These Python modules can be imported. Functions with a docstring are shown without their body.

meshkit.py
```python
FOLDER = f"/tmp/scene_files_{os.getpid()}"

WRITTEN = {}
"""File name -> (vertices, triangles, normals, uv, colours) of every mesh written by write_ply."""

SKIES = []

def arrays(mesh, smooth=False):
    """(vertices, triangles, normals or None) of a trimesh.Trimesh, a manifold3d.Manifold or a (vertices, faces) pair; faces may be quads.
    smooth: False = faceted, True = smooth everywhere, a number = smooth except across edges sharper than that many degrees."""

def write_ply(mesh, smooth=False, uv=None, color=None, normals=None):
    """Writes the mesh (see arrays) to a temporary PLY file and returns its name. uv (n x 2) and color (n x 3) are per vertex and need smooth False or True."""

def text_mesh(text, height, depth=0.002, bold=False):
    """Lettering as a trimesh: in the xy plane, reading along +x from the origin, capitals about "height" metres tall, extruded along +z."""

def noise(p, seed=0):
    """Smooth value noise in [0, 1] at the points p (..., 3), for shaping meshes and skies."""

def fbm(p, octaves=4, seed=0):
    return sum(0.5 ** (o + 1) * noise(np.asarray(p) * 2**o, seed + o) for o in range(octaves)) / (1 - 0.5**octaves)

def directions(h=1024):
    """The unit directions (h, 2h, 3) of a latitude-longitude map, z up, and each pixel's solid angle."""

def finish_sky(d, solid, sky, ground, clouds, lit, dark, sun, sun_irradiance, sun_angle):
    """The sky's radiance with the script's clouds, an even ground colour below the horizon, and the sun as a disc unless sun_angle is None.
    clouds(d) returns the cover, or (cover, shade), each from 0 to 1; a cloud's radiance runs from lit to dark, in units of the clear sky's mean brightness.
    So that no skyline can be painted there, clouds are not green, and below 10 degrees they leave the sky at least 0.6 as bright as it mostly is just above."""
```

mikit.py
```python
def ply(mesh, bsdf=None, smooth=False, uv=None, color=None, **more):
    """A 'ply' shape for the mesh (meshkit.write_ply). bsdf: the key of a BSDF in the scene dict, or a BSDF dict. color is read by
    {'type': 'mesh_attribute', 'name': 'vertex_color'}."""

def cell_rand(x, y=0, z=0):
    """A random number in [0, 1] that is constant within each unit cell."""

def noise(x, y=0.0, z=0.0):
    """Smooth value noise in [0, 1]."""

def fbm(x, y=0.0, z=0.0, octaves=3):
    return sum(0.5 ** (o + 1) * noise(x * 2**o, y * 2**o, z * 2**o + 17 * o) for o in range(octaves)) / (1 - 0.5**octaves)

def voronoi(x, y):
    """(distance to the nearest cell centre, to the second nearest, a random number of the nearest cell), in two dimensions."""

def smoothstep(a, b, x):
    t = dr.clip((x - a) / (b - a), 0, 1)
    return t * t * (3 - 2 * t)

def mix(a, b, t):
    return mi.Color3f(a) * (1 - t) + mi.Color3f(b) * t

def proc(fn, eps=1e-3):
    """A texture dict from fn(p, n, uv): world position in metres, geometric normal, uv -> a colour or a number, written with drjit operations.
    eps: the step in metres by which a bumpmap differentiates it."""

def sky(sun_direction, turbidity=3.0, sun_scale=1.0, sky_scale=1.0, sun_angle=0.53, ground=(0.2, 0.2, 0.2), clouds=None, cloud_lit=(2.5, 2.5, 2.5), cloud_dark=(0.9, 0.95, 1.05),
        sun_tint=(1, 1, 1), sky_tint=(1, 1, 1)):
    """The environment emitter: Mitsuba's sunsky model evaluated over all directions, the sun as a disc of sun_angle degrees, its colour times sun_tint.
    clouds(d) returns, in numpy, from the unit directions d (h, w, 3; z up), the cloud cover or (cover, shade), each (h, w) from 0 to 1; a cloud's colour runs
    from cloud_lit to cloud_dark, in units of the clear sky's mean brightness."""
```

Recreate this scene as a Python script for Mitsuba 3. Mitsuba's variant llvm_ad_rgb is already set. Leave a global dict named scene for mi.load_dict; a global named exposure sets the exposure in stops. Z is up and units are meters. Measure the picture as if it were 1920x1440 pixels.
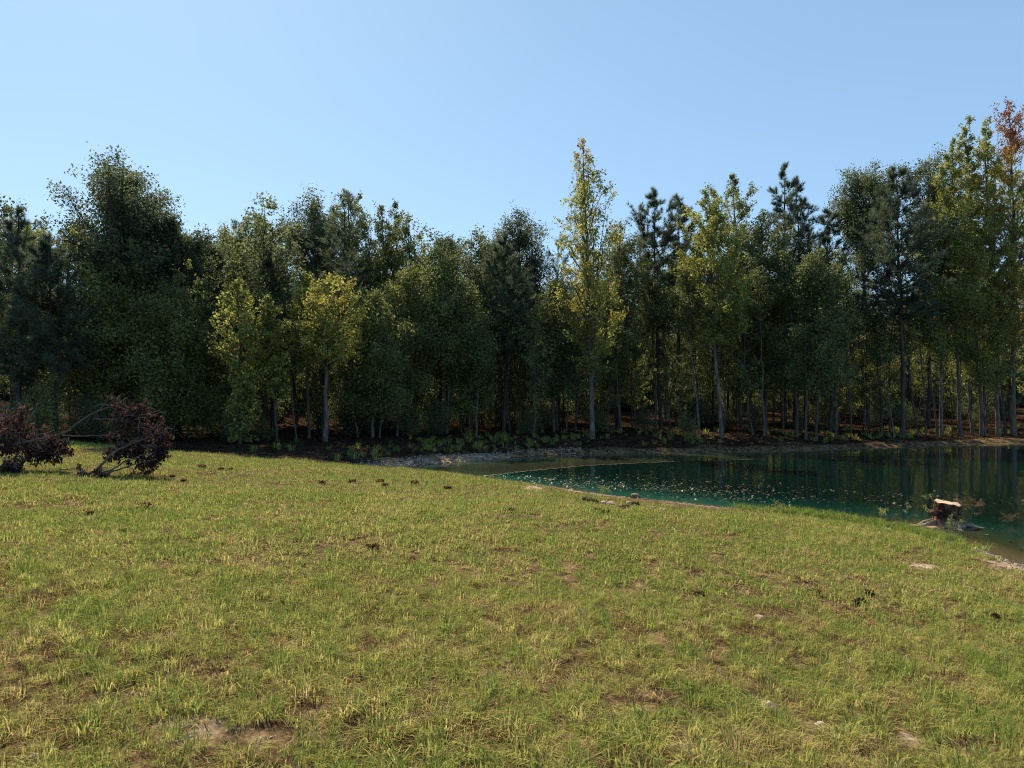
import math
import numpy as np, trimesh, drjit as dr, mitsuba as mi, mikit, meshkit
from mikit import proc, noise, fbm, cell_rand, smoothstep, mix, voronoi
T = mi.ScalarTransform4f
scene, labels = {}, {}

# ---------------------------------------------------------------- camera, sky, exposure
EYE, F, CX, HY = 1.6, 1333.0, 960.0, 735.0        # eye height; focal length, centre and horizon of the 1920 x 1440 photograph
scene['camera'] = {'type': 'perspective', 'fov': 71.5, 'fov_axis': 'x', 'near_clip': 0.05, 'far_clip': 9000.0,
                   'to_world': T().look_at(origin=[0, 0, EYE], target=[0, 1, EYE + 15 / F], up=[0, 0, 1])}
AZ, EL = math.radians(-30), math.radians(48)       # the sun stands beyond the wood, high and to the left
SUN = (math.sin(AZ) * math.cos(EL), math.cos(AZ) * math.cos(EL), math.sin(EL))
scene['sky'] = mikit.sky(SUN, turbidity=2.5, ground=(0.06, 0.07, 0.03), clouds=lambda d: np.full(d.shape[:2], .45), cloud_lit=(.68, 1.12, 1.5), cloud_dark=(.68, 1.12, 1.5), sun_tint=(1.05, 1.0, .92))   # even thin veil, added to level out the glow across the sky
exposure = 2.68


def at(px, py, d):
    """World point seen at pixel (px, py) of the photograph, d metres ahead."""
    return np.array([(px - CX) / F * d, d, EYE + (HY - py) / F * d])


# ---------------------------------------------------------------- terrain
WATER = -1.0
POND = [(7.5, 8.8), (7.56, 10.5), (7.7, 11.6), (7.5, 12.6), (7.0, 13.7), (6.0, 14.8), (4.5, 15.7), (3.8, 16.4), (2.4, 17.4), (1.1, 19.2),
        (-0.4, 20.6), (-1.5, 22.0), (-2.8, 23.0), (-3.9, 24.0), (-3.4, 25.2), (-2.2, 26.2), (-0.2, 28.0), (2.0, 29.6), (6.7, 30.4), (10.2, 30.9), (15.8, 32.8),
        (22.3, 35.2), (26.8, 36.8), (40, 39), (58, 37), (70, 22), (62, 4), (45, -6), (25, -7), (14, -3), (9.5, 2), (8.0, 6)]


def chaikin(p, n=2):
    p = np.array(p, float)
    for _ in range(n):
        q = np.roll(p, -1, 0)
        p = np.stack([p * .75 + q * .25, p * .25 + q * .75], 1).reshape(-1, 2)
    return p


SHORE = chaikin(POND)


def pond_dist(x, y):
    """Signed distance to the shoreline, positive on land."""
    x, y = np.asarray(x, float), np.asarray(y, float)
    best, inside = np.full(x.shape, 1e9), np.zeros(x.shape, bool)
    for a, b in zip(SHORE, np.roll(SHORE, -1, 0)):
        dx, dy = b - a
        t = np.clip(((x - a[0]) * dx + (y - a[1]) * dy) / (dx * dx + dy * dy), 0, 1)
        best = np.minimum(best, (x - a[0] - t * dx) ** 2 + (y - a[1] - t * dy) ** 2)
        cross = ((a[1] > y) != (b[1] > y))
        inside ^= cross & (x < a[0] + (y - a[1]) * dx / (dy if abs(dy) > 1e-9 else 1e-9))
    return np.sqrt(best) * np.where(inside, -1, 1)


def sstep(a, b, x):
    t = np.clip((x - a) / (b - a), 0, 1)
    return t * t * (3 - 2 * t)


def n2(x, y, f, seed=0):
    return meshkit.noise(np.stack([np.asarray(x) * f, np.asarray(y) * f, np.zeros(np.shape(x)) + 3.3 + seed * 7.1], -1))


def far_side(x, y):
    yb = np.interp(x, [-60, -30, -16, -9.75, -5, -1, 8, 20, 40], [30, 25.5, 23.0, 21.2, 21.4, 22.5, 22, 26, 30])
    return sstep(-0.8, 3.2, y - yb)


STUMP = at(1775, 985, 13.86)


def ground_z(x, y):
    x, y = np.asarray(x, float), np.asarray(y, float)
    s = pond_dist(x, y)
    land = np.maximum(s, 0)
    step = 0.06 * sstep(0, .5, land)
    a = -0.97 + step + 0.112 * land
    k = 0.22
    near = -k * np.log(np.exp(-a / k) + np.exp(-(0.04 + 0.010 * np.clip(-x - 8, 0, 16)) / k))
    wood = -0.98 + step * 2 + 0.035 * np.minimum(land, 60) + 0.25 * sstep(0.8, 4, land)
    w = far_side(x, y)
    z = near * (1 - w) + wood * w
    z = np.where(s < 0, WATER - 0.03 + 0.22 * np.maximum(s, -9), z)
    m = np.exp(-(((x - STUMP[0] + .25) / .75) ** 2 + ((y - STUMP[1]) / .38) ** 2))
    z = np.maximum(z, WATER - .05 + .085 * m) if z.ndim == 0 else np.where(m > .3, np.maximum(z, WATER - .05 + .085 * m), z)
    rough = (n2(x, y, 1.3) - .5) * .05 + (n2(x, y, 4.1, 1) - .5) * .025 + (n2(x, y, .35, 2) - .5) * .12
    return z + rough * np.where(s > 0, sstep(0, 2.5, land), .3) * sstep(400, 60, np.hypot(x, y))


# bare sandy patches in the lawn: pixel, half width and half height in pixels
BARE = [(375, 1355, 75, 24), (235, 1310, 36, 20), (480, 945, 42, 6), (775, 938, 48, 7), (15, 1055, 28, 9), (30, 1125, 30, 22), (1430, 1318, 40, 14),
        (1700, 1385, 80, 18), (1690, 1052, 56, 8), (620, 1400, 50, 14), (1560, 1205, 30, 8), (1130, 1420, 60, 14), (1745, 1275, 26, 10), (1003, 915, 32, 7), (480, 1395, 60, 16), (880, 1400, 50, 14), (1290, 1395, 50, 12), (950, 908, 24, 4)]
_b = []
for px, py, w, h in BARE:
    d = (EYE - .0) * F / (py - HY)
    for _ in range(12):
        p = at(px, py, d)
        d = .5 * d + .5 * (EYE - float(ground_z(p[0], p[1]))) * F / (py - HY)
    _b.append((*at(px, py, d)[:2], w / F * d, h / F * d * d / EYE))
BARE = np.array(_b)


def bare_mask(x, y):
    m = np.zeros(np.shape(x))
    wob = (n2(x, y, 4.0, 5) - .5) * 1.3 + (n2(x, y, 13.0, 6) - .5) * .8
    for bx, by, rx, ry in BARE:
        q = np.hypot((x - bx) / rx, (y - by) / ry)
        m = np.maximum(m, sstep(1.5, .2, q + wob) * .75)
    return m


def graded(lo, hi, step, far):
    c, a, b, s = list(np.arange(lo, hi + step / 2, step)), lo, hi, step
    while b < far:
        s *= 1.35
        a, b = a - s, b + s
        c = [a] + c + [b]
    return np.array(c)


gx, gy = graded(-26, 30, .16, 4000), graded(1.5, 50, .16, 4000)
X, Y = np.meshgrid(gx, gy, indexing='ij')
Z = ground_z(X, Y)
idx = np.arange(X.size).reshape(X.shape)
quads = np.stack([idx[:-1, :-1], idx[1:, :-1], idx[1:, 1:], idx[:-1, 1:]], -1).reshape(-1, 4)
S_ = pond_dist(X, Y)
W_ = far_side(X, Y)
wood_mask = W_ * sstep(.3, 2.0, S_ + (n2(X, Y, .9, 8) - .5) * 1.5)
sand_mask = np.maximum(bare_mask(X, Y) * (1 - W_), sstep(1.1, .1, S_ + (n2(X, Y, 1.7, 9) - .5) * 1.0) * (1 - .75 * W_))
sand_mask = np.where(S_ < 0, sand_mask * np.clip(1 + S_ * 2, .3, 1), sand_mask)
sand_mask = np.maximum(sand_mask, W_ * (X < 0) * .6 * sstep(1.5, .2, S_ + (n2(X, Y, .8, 4) - .5) * 2))


def ground_col(p, n, uv):
    f = fbm(p.x * 9, p.y * 9, 0, 3)
    g = noise(p.x * 55, p.y * 55, 2)
    soil = mix((.045, .033, .021), (.15, .11, .065), smoothstep(.2, .8, f)) * (.6 + .7 * cell_rand(p.x * 60, p.y * 60, 1))
    sand = mix((.17, .13, .09), (.40, .33, .25), smoothstep(.2, .8, fbm(p.x * 6, p.y * 6, 4, 3)))
    d1, d2, rnd = voronoi(p.x * 26, p.y * 26)
    sand = sand * (.72 + .45 * rnd) * (.65 + .35 * smoothstep(.02, .2, d2 - d1))
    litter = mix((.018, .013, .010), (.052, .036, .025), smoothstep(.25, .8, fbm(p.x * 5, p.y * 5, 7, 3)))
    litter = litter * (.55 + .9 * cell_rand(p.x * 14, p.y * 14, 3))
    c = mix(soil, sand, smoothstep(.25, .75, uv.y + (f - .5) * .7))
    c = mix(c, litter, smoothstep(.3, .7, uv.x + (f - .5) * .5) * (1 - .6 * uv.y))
    return c * (.8 + .4 * g)


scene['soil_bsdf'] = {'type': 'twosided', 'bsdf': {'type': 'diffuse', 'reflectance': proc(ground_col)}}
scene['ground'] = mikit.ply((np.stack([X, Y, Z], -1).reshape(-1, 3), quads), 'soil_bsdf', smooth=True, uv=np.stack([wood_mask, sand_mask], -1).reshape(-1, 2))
labels['ground'] = {'label': 'sandy soil of the lawn and brown litter floor of the wood', 'kind': 'structure', 'category': 'ground'}

# ---------------------------------------------------------------- water
FILM = np.array([(-1.6, 21.3), (-.98, 21.9), (.7, 23.6), (2.6, 25.1), (5.75, 26.5), (9.0, 27.3), (14, 28.2), (24, 29.5), (40, 31)])
NEAR = [(7.5, 8.8), (7.7, 11.6), (7.0, 13.7), (4.5, 15.7), (2.4, 17.4), (-.4, 20.6), (-3.9, 24)]


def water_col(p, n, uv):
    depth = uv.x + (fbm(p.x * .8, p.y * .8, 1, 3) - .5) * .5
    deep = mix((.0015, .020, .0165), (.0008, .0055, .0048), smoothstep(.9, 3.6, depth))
    shallow = mix((.060, .052, .030), mix((.008, .046, .034), (.018, .024, .012), smoothstep(5.0, 6.6, p.x)), smoothstep(.1, .8, depth))  # olive towards the stump: mud, plus the dark reflection put into the colour
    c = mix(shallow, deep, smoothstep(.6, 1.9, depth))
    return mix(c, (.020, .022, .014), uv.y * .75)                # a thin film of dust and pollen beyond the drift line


wx, wy = graded(-5, 30, .13, 30), graded(5, 42, .13, 30)
WX, WY = np.meshgrid(wx, wy, indexing='ij')
ws = pond_dist(WX, WY)
keep = ws < .9
wi = np.arange(WX.size).reshape(WX.shape)
wq = np.stack([wi[:-1, :-1], wi[1:, :-1], wi[1:, 1:], wi[:-1, 1:]], -1).reshape(-1, 4)
wq = wq[keep.ravel()[wq].all(1)]
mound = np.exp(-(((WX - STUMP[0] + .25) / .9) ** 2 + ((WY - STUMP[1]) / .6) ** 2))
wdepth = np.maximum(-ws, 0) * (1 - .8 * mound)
film = sstep(0, .25, WY - np.interp(WX, FILM[:, 0], FILM[:, 1])) * sstep(16, 2, WX)
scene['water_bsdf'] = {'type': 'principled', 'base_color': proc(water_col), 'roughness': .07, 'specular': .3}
ripple = sum(h * (meshkit.noise(np.stack([WX * fx, WY * fy, np.full(WX.shape, 2.2 + fx)], -1)) - .5) for h, fx, fy in ((.0060, .8, 1.7), (.0032, 1.5, 3.1), (.0012, 2.6, 3.4)))
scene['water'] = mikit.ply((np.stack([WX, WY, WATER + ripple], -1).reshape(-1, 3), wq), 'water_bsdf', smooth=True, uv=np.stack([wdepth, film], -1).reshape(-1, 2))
labels['water'] = {'label': 'still teal green pond reflecting the dark wood', 'kind': 'structure', 'category': 'pond'}

# ---------------------------------------------------------------- shared materials
PALETTE = [(.100, .136, .092), (.108, .136, .080), (.155, .190, .080), (.210, .245, .082), (.28, .31, .085), (.40, .36, .10), (.38, .22, .08), (.27, .115, .085), (.044, .028, .028), (.15, .09, .05)]
PINE, OAK, MID, LIGHT, YELGREEN, YELLOW, ORANGE, RED, MAROON, BROWN = [i / 9 for i in range(10)]


def leaf_col(p, n, uv):
    t = uv.x * 9
    c = mi.Color3f(0)
    for i, q in enumerate(PALETTE):
        c += mi.Color3f(q) * dr.maximum(0, 1 - dr.abs(t - i))
    return c * uv.y * (.75 + .5 * noise(p.x * .9, p.y * .9, p.z * .9))


scene['leaf_bsdf'] = {'type': 'principledthin', 'base_color': proc(leaf_col), 'roughness': .30, 'diff_trans': 1.0, 'eta': 1.5}


def bark_col(p, n, uv):
    f = fbm(p.x * 16, p.y * 16, p.z * 3.0, 3)
    b = mix((.030, .023, .018), (.17, .155, .14), uv.x)
    lichen = smoothstep(.58, .72, fbm(p.x * 4 + 3, p.y * 4, p.z * 2.2, 2)) * .35 * uv.x
    return mix(b * (.45 + 1.1 * f), (.36, .38, .32), lichen)


scene['bark_bsdf'] = {'type': 'bumpmap', 'arbitrary': proc(lambda p, n, uv: fbm(p.x * 30, p.y * 30, p.z * 6, 2), 3e-3), 'scale': .015,
                      'bsdf': {'type': 'diffuse', 'reflectance': proc(bark_col)}}
scene['bark_bsdf'] = {'type': 'twosided', 'bsdf': scene['bark_bsdf']}


def grass_col(p, n, uv):
    a = fbm(p.x * .55, p.y * .55, 3, 3)
    b = fbm(p.x * 2.6, p.y * 2.6, 9, 3)
    green = mix((.090, .150, .034), (.28, .35, .088), uv.y)
    yel = mix((.19, .21, .055), (.50, .50, .17), uv.y)
    straw = mix((.30, .22, .105), (.62, .50, .27), uv.y)
    brown = mix((.06, .036, .022), (.20, .115, .065), uv.y)
    k = uv.x + (b - .5) * .75 + (a - .5) * .35 + .02                      # 0 fresh green ... 1 dry
    c = mix(green, yel, smoothstep(.18, .52, k))
    c = mix(c, straw, smoothstep(.58, .82, k))
    return mix(c, brown, smoothstep(.80, .98, k))


scene['grass_bsdf'] = {'type': 'principledthin', 'base_color': proc(grass_col), 'roughness': .5, 'diff_trans': 1.0, 'eta': 1.35}


def rock_col(p, n, uv):
    f = fbm(p.x * 14, p.y * 14, p.z * 14, 3)
    return mix((.10, .083, .064), (.44, .385, .315), f * .6 + uv.x * .6 - .2)


scene['rock_bsdf'] = {'type': 'diffuse', 'reflectance': proc(rock_col)}

# ---------------------------------------------------------------- mesh helpers


def unit(v):
    return v / np.maximum(np.linalg.norm(v, axis=-1, keepdims=True), 1e-9)


def rand_dirs(rng, n):
    return unit(rng.normal(size=(n, 3)))


class Mesh:
    def __init__(self):
        self.v, self.f, self.uv, self.n = [], [], [], 0

    def add(self, v, f, uv):
        self.v.append(np.asarray(v, float)); self.f.append(np.asarray(f) + self.n); self.uv.append(np.broadcast_to(uv, (len(v), 2))); self.n += len(v)
        return self

    def tubes(self, P, R, sides=4, tone=.3):
        """P (n, k, 3) polylines, R (n, k) radii."""
        P, R = np.asarray(P, float), np.asarray(R, float)
        if P.ndim == 2:
            P, R = P[None], R[None]
        n, k = R.shape
        t = unit(np.gradient(P, axis=1))
        ref = np.where(np.abs(t[:, :1, 2:]) < .8, [0, 0, 1.], [1., 0, 0])
        a = unit(np.cross(t, ref)); b = np.cross(t, a)
        w = np.arange(sides) * 2 * np.pi / sides
        V = P[:, :, None] + R[:, :, None, None] * (np.cos(w)[:, None] * a[:, :, None] + np.sin(w)[:, None] * b[:, :, None])
        base = (np.arange(n) * k * sides)[:, None, None]
        i, j = np.meshgrid(np.arange(k - 1), np.arange(sides), indexing='ij')
        q = np.stack([i * sides + j, i * sides + (j + 1) % sides, (i + 1) * sides + (j + 1) % sides, (i + 1) * sides + j], -1).reshape(1, -1, 4) + base
        q = q.reshape(-1, 4)
        f = np.vstack([q[:, [0, 1, 2]], q[:, [0, 2, 3]]])
        # closed far ends
        e = (k - 1) * sides + np.arange(1, sides - 1)
        cap = np.stack([np.full(sides - 2, (k - 1) * sides), e, e + 1], -1)[None] + base
        return self.add(V.reshape(-1, 3), np.vstack([f, cap.reshape(-1, 3)]), (tone, 0))

    def leaves(self, rng, C, size, u, v, up=.5, aspect=.62, axis=None):
        n = len(C)
        a = rand_dirs(rng, n) if axis is None else unit(axis + rng.normal(size=(n, 3)) * .45)
        nn = unit(rng.normal(size=(n, 3)) + [0, 0, up * 2])
        b = unit(np.cross(nn, a)); nn = np.cross(a, b)
        l = (np.broadcast_to(size, n) * rng.uniform(.7, 1.3, n))[:, None]
        V = np.stack([C - a * l * .5, C + b * l * aspect * .5 + nn * l * .1 - a * l * .06, C + a * l * .5, C - b * l * aspect * .5 + nn * l * .1 - a * l * .06], 1)
        q = np.arange(n)[:, None] * 4
        F_ = np.vstack([q + [0, 1, 2], q + [0, 2, 3]])
        uv = np.repeat(np.stack([np.broadcast_to(u, n), np.broadcast_to(v, n)], -1), 4, 0)
        return self.add(V.reshape(-1, 3), F_, np.clip(uv, 0, 2))

    def needles(self, rng, C, D, length, per, u, v, width=.011):
        n = len(C)
        C, D = np.repeat(C, per, 0), np.repeat(D, per, 0)
        d = unit(D + rng.normal(size=C.shape) * .55)
        side = unit(np.cross(d, rand_dirs(rng, len(C)))) * width * .5
        l = rng.uniform(.7, 1.2, (len(C), 1)) * length
        V = np.stack([C - side, C + side, C + d * l], 1)
        f = np.arange(len(C))[:, None] * 3 + [0, 1, 2]
        uv = np.repeat(np.stack([np.full(len(C), u), rng.uniform(.6, 1.35, len(C)) * v], -1), 3, 0)
        return self.add(V.reshape(-1, 3), f, uv)

    def out(self):
        return np.vstack(self.v), np.vstack(self.f), np.vstack(self.uv)

    def ply(self, bsdf, smooth=False):
        v, f, uv = self.out()
        return mikit.ply((v, f), bsdf, smooth=smooth, uv=uv)


used = {}


def key_for(name):
    used[name] = used.get(name, -1) + 1
    return name if used[name] == 0 else f'{name}_{used[name]:03d}'


def tag(key, label, cat, group=None, kind=None):
    labels[key] = {'label': label, 'category': cat}
    if group:
        labels[key]['group'] = group
    if kind:
        labels[key]['kind'] = kind


# ---------------------------------------------------------------- trees
GOLD = 2.399963


def trunk_line(rng, H, lean, wob, k=14):
    t = np.linspace(0, 1, k)
    w = np.cumsum(rng.normal(size=(k, 2)), 0) * wob
    w -= w[0]
    return np.stack([lean[0] * t + w[:, 0], lean[1] * t + w[:, 1], H * t], -1), t


def build_tree(rng, H, prof, kind, nb=70, nleaf=9000, leaf=.11, lean=(0, 0), r0=.13, tone=.3, colour=None, elev=(25, 60), twigs=5, sigma=.16, squash=1.0, stems=1, wob=.03,
               inner=.45, lobes=None):
    """prof: (z, radius) knots of the crown, from its lowest to its top. Returns (trunk Mesh, crown Mesh)."""
    wood, crown = Mesh(), Mesh()
    zs, rs = np.array([p[0] for p in prof]), np.array([p[1] for p in prof])
    order = np.argsort(zs); zs, rs = zs[order], rs[order]
    lines = []
    for s in range(stems):
        off = np.array([0, 0]) if s == 0 else rng.normal(size=2) * rs.max() * .35
        L, t = trunk_line(rng, H * (.97 if s == 0 else rng.uniform(.7, .9)), np.array(lean) + off, wob)
        rad = (r0 * (.75 if s else 1)) * (1 - t) ** .75 + .012
        rad[0] *= 1.35
        L[0, 2] -= .3
        wood.tubes(L, rad, 7, tone)
        lines.append((L, rad))
    # branches, placed by their tips
    if lobes:                                                    # rounded masses of foliage: (x, z, radius)
        lob = np.array(lobes)
        reach = np.abs(lob[:, 0]).max() * 1.05
        lob = np.vstack([lob, lob])
        cy = rng.uniform(-.85, .85, len(lob)) * np.sqrt(np.maximum(reach ** 2 - lob[:, 0] ** 2, 0))
        share = lob[:, 2] ** 2
        which_lobe = rng.choice(len(lob), nb, p=share / share.sum())
        which_lobe[:len(lob)] = np.arange(len(lob))
    dens = np.interp(np.linspace(zs[0], zs[-1], 60), zs, rs) + .25
    cdf = np.cumsum(dens) / dens.sum()
    tz = np.interp((np.arange(nb) + rng.uniform(0, 1, nb)) / nb, cdf, np.linspace(zs[0], zs[-1], 60))
    az = np.arange(nb) * GOLD + rng.normal(size=nb) * .5
    R = np.interp(tz, zs, rs)
    frac = np.where(rng.uniform(size=nb) < inner, rng.uniform(.2, .8, nb), rng.uniform(.8, 1.12, nb))
    R = R * frac
    if lobes:
        off = rand_dirs(rng, nb) * (lob[which_lobe, 2] * rng.uniform(.35, .85, nb))[:, None]
        off[:, 2] = np.abs(off[:, 2]) * np.where(rng.uniform(size=nb) < .75, 1, -1)
        tipL = np.stack([lob[which_lobe, 0], cy[which_lobe], lob[which_lobe, 1]], -1) + off
        tz, R, az = tipL[:, 2], np.hypot(tipL[:, 0], tipL[:, 1]), np.arctan2(tipL[:, 1], tipL[:, 0])
    rel = np.clip((tz - zs[0]) / (zs[-1] - zs[0]), 0, 1)
    e = np.radians(elev[0] + (elev[1] - elev[0]) * rel + rng.normal(size=nb) * 8)
    which = rng.integers(0, stems, nb)
    zb = np.clip(tz - R * np.tan(e), np.maximum(.3, zs[0] - rng.uniform(0, .9, nb) * min(1.2, zs[0] * .3)), H * .96)
    start, tip, r_at = np.zeros((nb, 3)), np.zeros((nb, 3)), np.zeros(nb)
    for s, (L, rad) in enumerate(lines):
        m = which == s
        zz = np.minimum(zb, L[-1, 2] * .98)
        for c in range(2):
            cx = np.interp(zz, L[:, 2], L[:, c]); start[m, c] = cx[m]
        start[m, 2] = zz[m]
        r_at[m] = np.interp(zz, L[:, 2], rad)[m]
    cen = np.stack([np.interp(tz, lines[0][0][:, 2], lines[0][0][:, c]) for c in range(2)], -1)
    tip[:, 0] = cen[:, 0] + np.cos(az) * R
    tip[:, 1] = cen[:, 1] + np.sin(az) * R * squash
    tip[:, 2] = tz
    if lobes:
        tip = tipL
    k = 6
    u = np.linspace(0, 1, k)[None, :, None]
    sag = np.array([0, 0, 1.]) * (np.linalg.norm(tip - start, axis=1) * rng.uniform(-.12, .04, nb))[:, None, None]
    P = start[:, None] * (1 - u) + tip[:, None] * u + sag * 4 * u * (1 - u) * (1 if kind != 'pine' else .8)
    P[:, 1:] += rng.normal(size=(nb, k - 1, 3)) * .035
    blen = np.linalg.norm(tip - start, axis=1)
    br = np.minimum(r_at * .55, .006 + .02 * blen)
    wood.tubes(P, br[:, None] * (1 - .85 * np.linspace(0, 1, k))[None], 4, tone * .85)
    # twigs
    lo = .25 if kind == 'gum' else .4
    tu = rng.uniform(lo, 1, (nb, twigs))
    tu[:, 0] = 1
    i0 = np.minimum((tu * (k - 1)).astype(int), k - 2)
    fr = tu * (k - 1) - i0
    bi = np.arange(nb)[:, None]
    base = P[bi, i0] * (1 - fr[..., None]) + P[bi, i0 + 1] * fr[..., None]
    bdir = unit(tip - start)[:, None]
    sp = {'gum': .75, 'oak': 1.7, 'pine': .6}[kind]
    td = unit(bdir + rng.normal(size=(nb, twigs, 3)) * sp + np.array([0, 0, {'gum': .35, 'oak': .1, 'pine': .45}[kind]]))
    tl = (.12 + blen[:, None] * rng.uniform(.14, .34, (nb, twigs)))
    tl = np.minimum(tl, .5 if kind == 'oak' else .75)
    ku = np.linspace(0, 1, 3)
    TP = base[:, :, None] + td[:, :, None] * tl[..., None, None] * ku[:, None]
    wood.tubes(TP.reshape(-1, 3, 3), np.broadcast_to(.007 * (1 - .7 * ku), (nb * twigs, 3)), 3, tone * .8)
    # foliage
    nt = nb * twigs
    B, D, Ln = base.reshape(nt, 3), td.reshape(nt, 3), tl.reshape(nt)
    if kind == 'pine':
        per_t = 3
        uu = np.tile(np.array([.35, .7, 1.0]), nt)
        C = np.repeat(B, per_t, 0) + np.repeat(D * Ln[:, None], per_t, 0) * uu[:, None]
        per = max(4, int(nleaf / len(C)))
        DD = unit(np.repeat(D, per_t, 0) + [0, 0, .25])
        for L, _ in lines:                                       # the leader and its short candles
            zz = H * rng.uniform(.86, .985, 26)
            c = np.stack([np.interp(zz, L[:, 2], L[:, k_]) for k_ in range(3)], -1) + rng.normal(size=(26, 3)) * [.1, .1, .04]
            C = np.vstack([C, c]); DD = np.vstack([DD, unit(rng.normal(size=(26, 3)) * .5 + [0, 0, 1.])])
        crown.needles(rng, C, DD, .25, per, PINE if colour is None else colour, 1.0, width=leaf)
        return wood, crown
    # leaves gather in clumps round the twigs; whole twigs differ in tone
    w = (Ln + .2) * rng.uniform(.15, 1.4, nt)
    cnt = rng.multinomial(nleaf, w / w.sum())
    ti = np.repeat(np.arange(nt), cnt)
    n = len(ti)
    uu = rng.uniform(.15, 1.1, n)
    C = B[ti] + D[ti] * (Ln[ti] * uu)[:, None] + np.clip(rng.normal(size=(n, 3)), -1.4, 1.4) * (sigma * (.5 + Ln[ti]))[:, None]
    zrel = (C[:, 2] - zs[0]) / (zs[-1] - zs[0])
    cu = colour(zrel, rng, C) + rng.normal(size=nt)[ti] * .018
    cv = rng.uniform(.65, 1.3, n) * rng.uniform(.8, 1.2, nt)[ti]
    crown.leaves(rng, C, leaf, np.clip(cu, 0, 1), cv, up=.35)
    return wood, crown


def tone_of(base, spread=.04, grad=None):
    """Palette position of the leaves: base, spread, and knots (height in the crown, palette) instead of base."""
    def f(zrel, rng, C):
        b = base if grad is None else np.interp(zrel, [g[0] for g in grad], [g[1] for g in grad])
        return b + rng.normal(size=len(zrel)) * spread
    return f


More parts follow.
